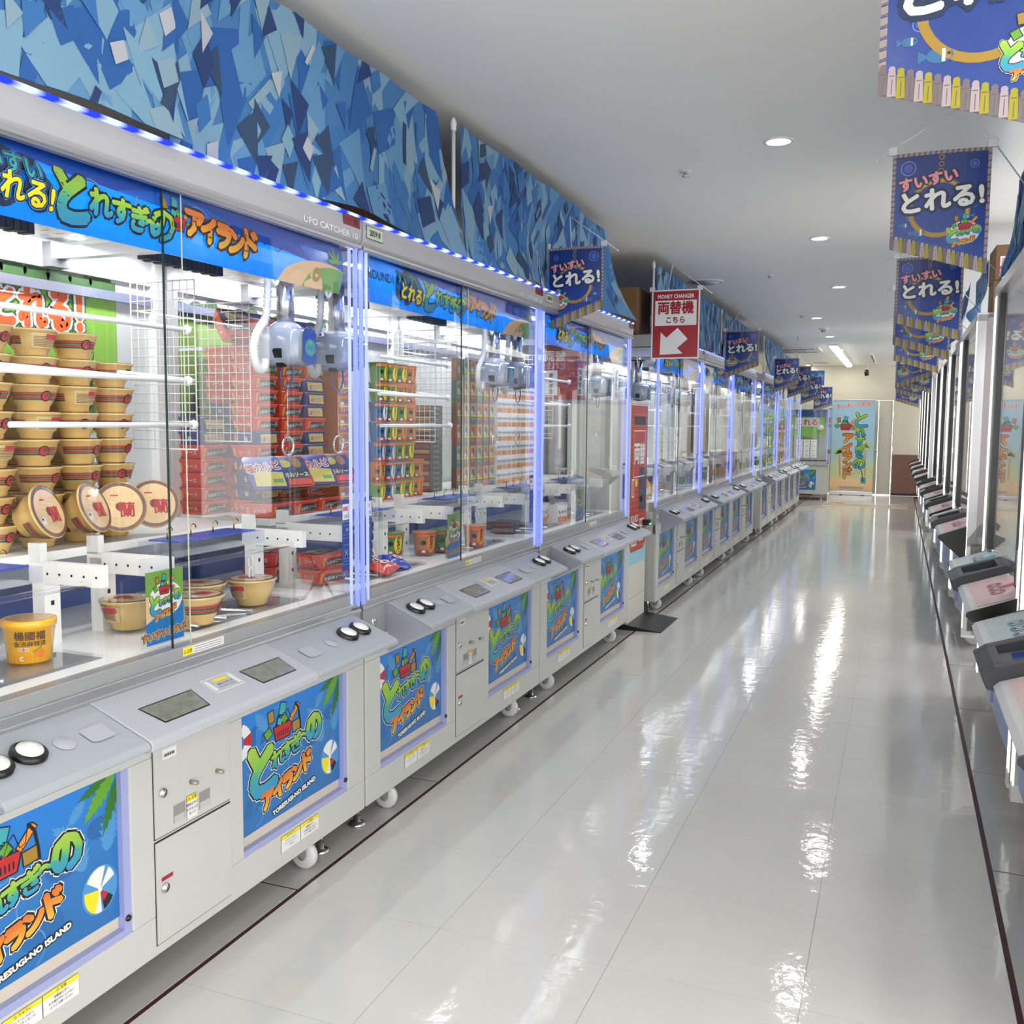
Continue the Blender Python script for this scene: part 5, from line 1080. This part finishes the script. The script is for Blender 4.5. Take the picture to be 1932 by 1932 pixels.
TR_ = make_tub('fried_noodle_tub', M('tub_red', '#d2361c', .25, coat=.5), 'red'); TB_ = make_tub('fried_noodle_tub', M('tub_blue', '#232a72', .25, coat=.8), 'blue')
C2 = 'fried noodle tub, %s up in the %s column of tubs, second cabinet'
cols = [(-2.25, 3.03, 12, [1]*4+[0]*10), (-2.25, 3.185, 12, [0]*14), (-2.25, 3.34, 12, [0, 0, 1, 0, 1, 1, 0, 1, 1, 1, 0, 1, 1, 1]), (-2.40, 2.90, 7, [0]*5+[1]*5+[0]*3), (-2.40, 3.06, 12, [0]*4+[1]*4+[0]*5)]
cols[0] = (-2.25, 3.02, 14, [0, 1, 1, 1, 0, 1, 0, 0, 0, 0, 0, 0, 0, 0])
for c, (x, y, n, pat) in enumerate(cols):
    for k in range(n):
        bl = pat[k]; nm = 'red' if not bl else 'blue'
        place(TB_ if bl else TR_, (x+rn.uniform(-.004, .004), y+rn.uniform(-.003, .003), 1.0605+.0512*k), (0, 0, rn.uniform(-.04, .04)), nm+' '+C2 % (ORD[k], ORD[c]), 'noodle tub', 'stacked fried noodle tubs')
for i, (y, bl) in enumerate([(2.885, 1), (3.045, 0), (3.205, 1), (3.36, 0)]):
    t = Matrix.Rotation(-.3, 4, 'Z') @ Matrix.Rotation(.95, 4, 'Y')
    o = place(TB_ if bl else TR_, (-2.135, y, 1.19), t.to_euler(), ('blue' if bl else 'black')+' lidded noodle tub leaning forward, %s from the left of four' % ORD[i], 'noodle tub', 'leaning fried noodle tubs'); o.scale = (1.1, 1.08, 1)
ts = empty('small_prize_shelf', (-2.27, 3.1, 1.665), label='narrow clear shelf of leaning noodle tubs high in the second cabinet', cat='shelf')
MB().box(-.07, .07, -.27, .33, 0, .006, GLS2).box(.066, .07, -.27, .33, .006, .02, GLS2).build('shelf_plate', ts); MB().box(-.19, -.07, -.26, -.24, -.01, .0, WHITE2).box(-.19, -.07, .3, .32, -.01, 0, WHITE2).build('shelf_bracket', ts)
for i, (y, bl) in enumerate([(2.91, 0), (3.06, 1), (3.21, 0), (3.36, 1)]):
    t = Matrix.Rotation(-.2, 4, 'Z') @ Matrix.Rotation(1.0, 4, 'Y')
    place(TB_ if bl else TR_, (-2.27, y, 1.725), t.to_euler(), ('blue' if bl else 'black')+' lidded noodle tub leaning on the high shelf, %s from the left' % ORD[i], 'noodle tub', 'leaning tubs on the high shelf')
for i, (x, y, z, r, l) in enumerate([(-2.11, 2.9, 1.062, .1, 'left'), (-2.105, 3.06, 1.062, 0, 'middle'), (-2.11, 3.225, 1.062, 0, 'right')]):
    place(TR_, (x, y, z), (0, 0, r), 'red noodle tub lying flat under the leaning ones, %s one' % l, 'noodle tub', 'flat tubs under the leaning ones')
for i, (x, y, z, r, l) in enumerate([(-1.88, 2.90, .8385, -.3, 'red noodle tub lowest on the second cabinet floor, facing the aisle'), (-1.9, 2.92, .8895, -.1, 'red noodle tub resting on another on the second cabinet floor'), (-2.1, 2.86, .8385, .3, 'red noodle tub behind on the second cabinet floor, lower of two'), (-2.1, 2.88, .8895, .2, 'red noodle tub behind on the second cabinet floor, upper of two')]):
    place(TR_, (x, y, z), (0, 0, r), l, 'noodle tub', 'tubs on the second cabinet floor')

# paper cups of curry rice
def make_cup(body, blob, txt, accent):
    e = empty('instant_curry_cup')
    MB().lathe([(0, 0), (.034, 0), (.0345, .003), (.0415, .080), (.044, .081), (.044, .085), (0, .0855)], (0, 0, 0), body, 24).build('cup', e)
    rr = lambda v: .0345+v*.0885; A = Art(MB(), (0, 0, 0), (0, 1, 0), (0, 0, 1), .0004, wrapc(.038, 0, rr=rr)); o = -.012
    cband(A, -.05, .04, .068, .079, M('cup_band_orange', '#d96a2a', .35), 1, 10); cband(A, -.05, .04, .001, .018, accent, 1, 10)
    A.disc(o+.013, .041, .0155, blob, 2, 20, .034); [A.text(c_, o+.013, .066-.0125*i_, .0155, K, 3, 0, .0007) for i_, c_ in enumerate('カレメン')]
    A.disc(o-.014, .044, .009, K, 1.5, 16); A.rect(o-.02, .008, o-.008, .016, W_, 3); A.b.build('printed_wrap', e); return e
CUPS = [make_cup(M('cup_green', '#4f8a3a', .3), YEL, '', M('cup_food_brown', '#9a4a2a', .4)), make_cup(M('cup_blue', '#2f6fa8', .3), W_, '', M('cup_food_red', '#b8452f', .4)), make_cup(M('cup_tan', '#b57a4e', .3), ORG, '', M('cup_food_brown', '#9a4a2a', .4))]
CN = ['green curry cup with a yellow label', 'blue curry cup with a white label', 'tan curry cup with an orange label']
grid = [[0, 1, 0, 0, 2], [2, 1, 1, 0, 2], [1, 1, 0, 0, None], [1, 0, 2, 2, None], [1, 0, 0, 2, None], [0, 0, 2, 2, None], [0, 0, 0, 2, None]]
for r_, row in enumerate(grid):
    for c, k in enumerate(row):
        if k is None: continue
        place(CUPS[k], (-2.12, 3.70+.0905*c+(.02 if r_ > 2 else 0), 1.0605+.0862*r_), (0, 0, rn.uniform(-.3, .1)), '%s, %s row up, %s across' % (CN[k], ORD[r_], ORD[c]), 'instant food cup', 'curry cups stacked in the second cabinet')
for i, (x, y, k, l) in enumerate([(-1.89, 3.71, 2, 'tan curry cup on the second cabinet floor under the chain'), (-1.86, 3.83, 0, 'green curry cup on the second cabinet floor beside the card'), (-1.80, 4.04, 2, 'tan curry cup on the second cabinet floor right of the card'), (-2.0, 3.62, 0, 'green curry cup at the back of the second cabinet floor')]):
    o = place(CUPS[k], (x, y, .8385), (0, 0, -.5), l, 'instant food cup', 'curry cups on the second cabinet floor'); o.scale = (1.25, 1.25, 1.15)
# foil snack bags
def bag(i, loc, rot, col, lab):
    e = empty('snack_bag', loc, label=lab, cat='snack bag', group='snack bags on the second cabinet floor'); e.rotation_euler = rot
    b = MB(); n = 10; vs = []; FO = M('foil_'+col[1:], col, .25, coat=.6)
    for sd in (1, -1):
        for i_ in range(n+1):
            for j in range(n+1):
                u, v = i_/n*2-1, j/n*2-1; h = .022*max(0, (1-abs(u)**2.5))**.6*max(0, (1-abs(v)**3))**.6
                vs.append((u*.045, v*.06, sd*h+.003*math.sin(9*u+5*v)*(1-abs(v))))
    fs = []
    for s_ in (0, 1):
        o_ = s_*(n+1)**2
        for i_ in range(n):
            for j in range(n): q = (o_+i_*(n+1)+j, o_+(i_+1)*(n+1)+j, o_+(i_+1)*(n+1)+j+1, o_+i_*(n+1)+j+1); fs.append(q if s_ == 0 else q[::-1])
    b.add(vs, fs, FO, True); b.build('foil', e)
    A = Art(MB(), (0, 0, .0245), (0, 1, 0), (-1, 0, 0)); A.disc(0, 0, .024, W_, 0, 16, .016); A.text('塩', 0, 0, .018, RED, 1, 0, .0008); A.b.build('print', e)
for i, (x, y, z, r, c, l) in enumerate([(-1.86, 3.22, .862, (.1, .5, .4), '#c93a20', 'orange-red snack bag on top of the bags in the second cabinet'), (-1.80, 3.28, .862, (-.2, .4, -.3), '#2338b0', 'blue snack bag in front of the pile in the second cabinet'), (-1.86, 3.12, .86, (.2, .3, 1.2), '#e8e8ee', 'white snack bag left of the blue one'), (-1.93, 3.2, .862, (0, .3, .8), '#2338b0', 'blue snack bag at the back of the pile'), (-1.77, 3.14, .862, (.1, .2, .1), '#c93a20', 'red snack bag nearest the glass in the second cabinet')]): bag(i, (x, y, z), r, c, l)

# boxed retort food
def make_box(name, sx, sy, sz, col, c2, kind):
    e = empty(name); MB().box(-sx/2, sx/2, -sy/2, sy/2, 0, sz, M('carton_'+col[1:], col, .35, coat=.3)).build('carton', e)
    A = Art(MB(), (sx/2+.0004, -sy/2, 0), (0, 1, 0), (0, 0, 1), .0004); a2 = M('carton_'+c2[1:], c2, .35)
    if kind == 'tall':
        A.rect(.002, sz*.45, sy-.002, sz-.002, a2, 0); A.disc(sy*.5, sz*.7, sy*.3, M('noodle_fried', '#9c6b35', .4), 1, 14, sz*.18); A.disc(sy*.3, sz*.55, sy*.14, W_, 2, 12, sz*.1); A.rect(.004, sz*.36, sy-.004, sz*.44, YEL, 2); A.text('カレー', sy/2, sz*.25, sy*.26, W_, 2)
    elif kind == 'flat':
        A.text('カレーメシ', sy/2, sz/2, sz*.5, YEL, 1, 0, .0003)
        B_ = Art(A.b, (sx/2, -sy/2-.0004, 0), (-1, 0, 0), (0, 0, 1), .0004); B_.rect(.004, .004, sx-.004, sz-.004, a2, 0); B_.rect(.01, .01, sx*.4, sz-.01, W_, 1)
    else:
        A.rect(.002, .002, sy-.002, sz*.35, a2, 0); A.text('ちゃん', sy/2, sz*.62, sy*.3, NAVY, 1, .1, .0006); A.text('ラーメン', sy/2, sz*.42, sy*.16, RED, 1); A.disc(sy*.5, sz*.18, sy*.22, ORG, 1, 12, sz*.1)
    A.b.build('printed_face', e); return e
TALL = [make_box('curry_box', .03, .074, .112, '#8a6a58', '#c08a6a', 'tall'), make_box('curry_box', .03, .074, .112, '#6e7d76', '#a8b5ac', 'tall'), make_box('curry_box', .03, .074, .112, '#ab6c62', '#d0a68a', 'tall')]
FLAT = [make_box('flat_food_box', .12, .14, .026, '#2a2527', '#7c2f2c', 'flat'), make_box('flat_food_box', .12, .14, .026, '#233044', '#a36a3a', 'flat')]
CART = [make_box('ramen_snack_carton', .05, .07, .08, '#ecebe9', '#e0a35a', 'cart'), make_box('ramen_snack_carton', .05, .07, .08, '#f1eeea', '#c9793f', 'cart')]
for k in range(16): place(FLAT[k % 2], (-2.2, 4.33, 1.0605+.0268*k), (0, 0, rn.uniform(-.03, .03)), 'flat dark food box, %s up in the right end stack, second cabinet' % ORD[k], 'food box', 'flat food boxes in the second cabinet')
for c in range(6):
    for k in range(6): place(TALL[(c*2+k) % 3], (-2.14+.004*c, 4.575+.0765*c, 1.0605+.1125*k), (0, 0, rn.uniform(-.02, .02)), 'upright curry box, %s layer up, %s from the left, third cabinet' % (ORD[k], ORD[c]), 'food box', 'upright curry boxes in the third cabinet')
for c in range(10):
    for k in range(7): place(CART[(c+k) % 2], (-2.12, 5.045+.0725*c, 1.0605+.0805*k), (0, 0, rn.uniform(-.03, .03)), 'white snack carton, %s layer up, %s from the left, third cabinet' % (ORD[k], ORD[c]), 'carton', 'white snack cartons in the third cabinet')
for i, (x, y, z, k, l) in enumerate([(-1.9, 4.66, .8385, 1, 'flat blue food box lowest on the third cabinet floor'), (-1.9, 4.68, .8655, 0, 'flat dark food box atop the blue one on the third cabinet floor'), (-1.88, 4.85, .8385, 0, 'flat dark food box to the right on the third cabinet floor'), (-2.05, 4.82, .8385, 1, 'flat food box at the back of the third cabinet floor')]): place(FLAT[k], (x, y, z), (0, 0, .2), l, 'food box', 'flat boxes on the third cabinet floor')
for i, (x, y, l) in enumerate([(-1.9, 5.16, 'orange striped carton leftmost on the third cabinet floor'), (-1.81, 5.24, 'white snack carton under the chain in the third cabinet'), (-1.83, 5.4, 'white snack carton right of the chain in the third cabinet'), (-1.95, 5.33, 'white snack carton behind the others on the third cabinet floor')]):
    o = place(CART[i % 2], (x, y, .8385), (0, 0, -.3), l, 'carton', 'cartons on the third cabinet floor'); o.scale = (1.3, 1.3, 1.25)
# brown noodle packs between the tubs and the cups
PK_ = make_box('brown_noodle_pack', .09, .1, .075, '#a05a36', '#c9862f', 'tall')
for k in range(9): place(PK_, (-2.2, 3.50, 1.0605+.0755*k), (0, 0, 0), 'brown noodle pack, %s up in the column left of the cups' % ORD[k], 'noodle pack', 'brown noodle packs in the second cabinet')

# prizes in the farther cabinets
def make_bottle():
    e = empty('drink_bottle'); MB().lathe([(0, 0), (.03, 0), (.031, .01), (.031, .09), (.024, .115), (.012, .13), (.012, .145)], (0, 0, 0), M('bottle_amber', '#e0a24a', .2, coat=.5), 16).build('bottle', e)
    MB().lathe([(.014, .14), (.014, .158), (0, .16)], (0, 0, 0), RED, 12).build('cap', e); MB().lathe([(.0316, .03), (.0316, .085)], (0, 0, 0), W_, 16).build('label', e); return e
BT = make_bottle()
for i, (x, y) in enumerate([(-1.86, 7.14), (-1.80, 7.24), (-1.9, 7.3), (-1.82, 7.38), (-1.96, 7.2)]): place(BT, (x, y, .8385), (0, 0, i), 'amber drink bottle with red cap, %s from the left past the money changer' % ORD[i], 'bottle', 'drink bottles on a cabinet floor')
bp4 = empty('blue_back_panel', (-2.42, 7.25, .84), label='tall plain light blue panel inside the cabinet past the money changer', cat='panel'); MB().box(0, .01, 0, .62, 0, .98, M('panel_sky_blue', '#3f95cf', .5)).build('panel_face', bp4)
names = {3: 'fourth', 4: 'fifth', 5: 'sixth', 6: 'seventh', 7: 'eighth', 8: 'ninth'}
for m_, nm in names.items():
    cy = CY[m_]
    for c in range(5):
        for k in range(4):
            if m_ > 5 and k > 1: continue
            place([CART[c % 2], TALL[c % 3]][m_ % 2], (cabs[m_].location.x-.5, cy-.7+.3*c+(.1 if m_ == 3 else 0), 1.0605+(.0805 if m_ % 2 == 0 else .1125)*k), (0, 0, 0), 'prize carton, %s layer, %s from the left, %s left-row cabinet' % (ORD[k], ORD[c], nm), 'carton', 'prize cartons on the shelf of the %s cabinet' % nm)
    for c in range(4): 
        q = place([CUPS[c % 3], BW][m_ % 2], (XF-.24+.02*(c % 2), cy-.55+.33*c, .8385), (0, 0, 1), '%s, %s from the left on the floor of the %s left-row cabinet' % (['curry cup', 'noodle bowl'][m_ % 2], ORD[c], nm), 'prize', 'prizes on the floor of the %s cabinet' % nm)
for m_ in (6, 7, 8):      # printed island poster on the rear wall of the last group
    e = empty('rear_poster', (cabs[m_].location.x-.824, CY[m_]-.78, 1.15), label='large island poster on the back wall of the %s left-row cabinet' % names[m_], cat='poster', group='island posters at the back of the far cabinets')
    A = Art(MB(), (0, 0, 0), (0, 1, 0), (0, 0, 1), .002); A.rect(0, 0, 1.56, .72, M('poster_pale_sky', '#bcd3d6', .5), 0); A.text('すいすいとれる!', .78, .62, .15, M('print_vermilion', '#c8452a', .4), 2, 0, .004, outl=[(.012, W_)]); logo(A, .78, .3, 1.7); basket(A, .3, .35, 1.6, 3); A.b.build('sheet', e)
e = empty('green_rear_poster', (XF-.832, 2.84, 1.2), label='green poster behind the noodle tubs at the back of the second cabinet', cat='poster')
GP, GP2, GP3 = M('poster_green', '#7fae3f', .4), M('poster_green_dark', '#3f5f33', .4), M('poster_green_mid', '#5f8a3a', .4)
A = Art(MB(), (0, 0, 0), (0, 1, 0), (0, 0, 1), .0006); A.b.box(-.004, -.001, 0, 1.22, 0, .62, GP2); A.rect(0, 0, 1.22, .62, GP, 0)
for k in range(14): A.disc(.05+k*.085, .61, .05, GP2, 1, 14, .03+.012*(k % 3))
for x, y, a in ((.05, .02, 1.3), (.2, .03, 1.9), (.4, .0, 1.6), (.9, .0, 1.2)): leaf(A, x, y, .35, .05, a, GP3, 1.2)
A.b.build('sheet', e)
# green poster at the back of the nearest cabinet
e = empty('green_rear_poster', (XF-.832, 1.35, 1.36), label='green jungle poster with orange Japanese lettering at the back of the nearest cabinet', cat='poster')
GP, GP2, GP3 = M('poster_green', '#7fae3f', .4), M('poster_green_dark', '#3f5f33', .4), M('poster_green_mid', '#5f8a3a', .4)
A = Art(MB(), (0, 0, 0), (0, 1, 0), (0, 0, 1), .0006); A.b.box(-.004, -.001, 0, 1.22, 0, .5, GP2); A.rect(0, 0, 1.22, .5, GP, 0)
for k in range(9): A.disc(.07+k*.14, .5-.03, .075, GP3, .5, 16, .05) if k % 2 else None
for k in range(14): A.disc(.05+k*.085, .492, .05, GP2, 1, 14, .022+.012*(k % 3))
A.rect(0, .46, 1.22, .5, GP2, .8)
for x, y, a in ((1.05, .02, 1.3), (1.12, .03, 1.9), (.9, .0, 1.6), (.7, .0, 1.2)): leaf(A, x, y, .25, .035, a, GP2, 1.2)
A.text('すいすいとれる！', .72, .385, .145, M('print_orange_red', '#d8622c', .4), 3, -.0, .0075, .72, outl=[(.016, GP2), (.009, W_)]); A.b.build('sheet', e)
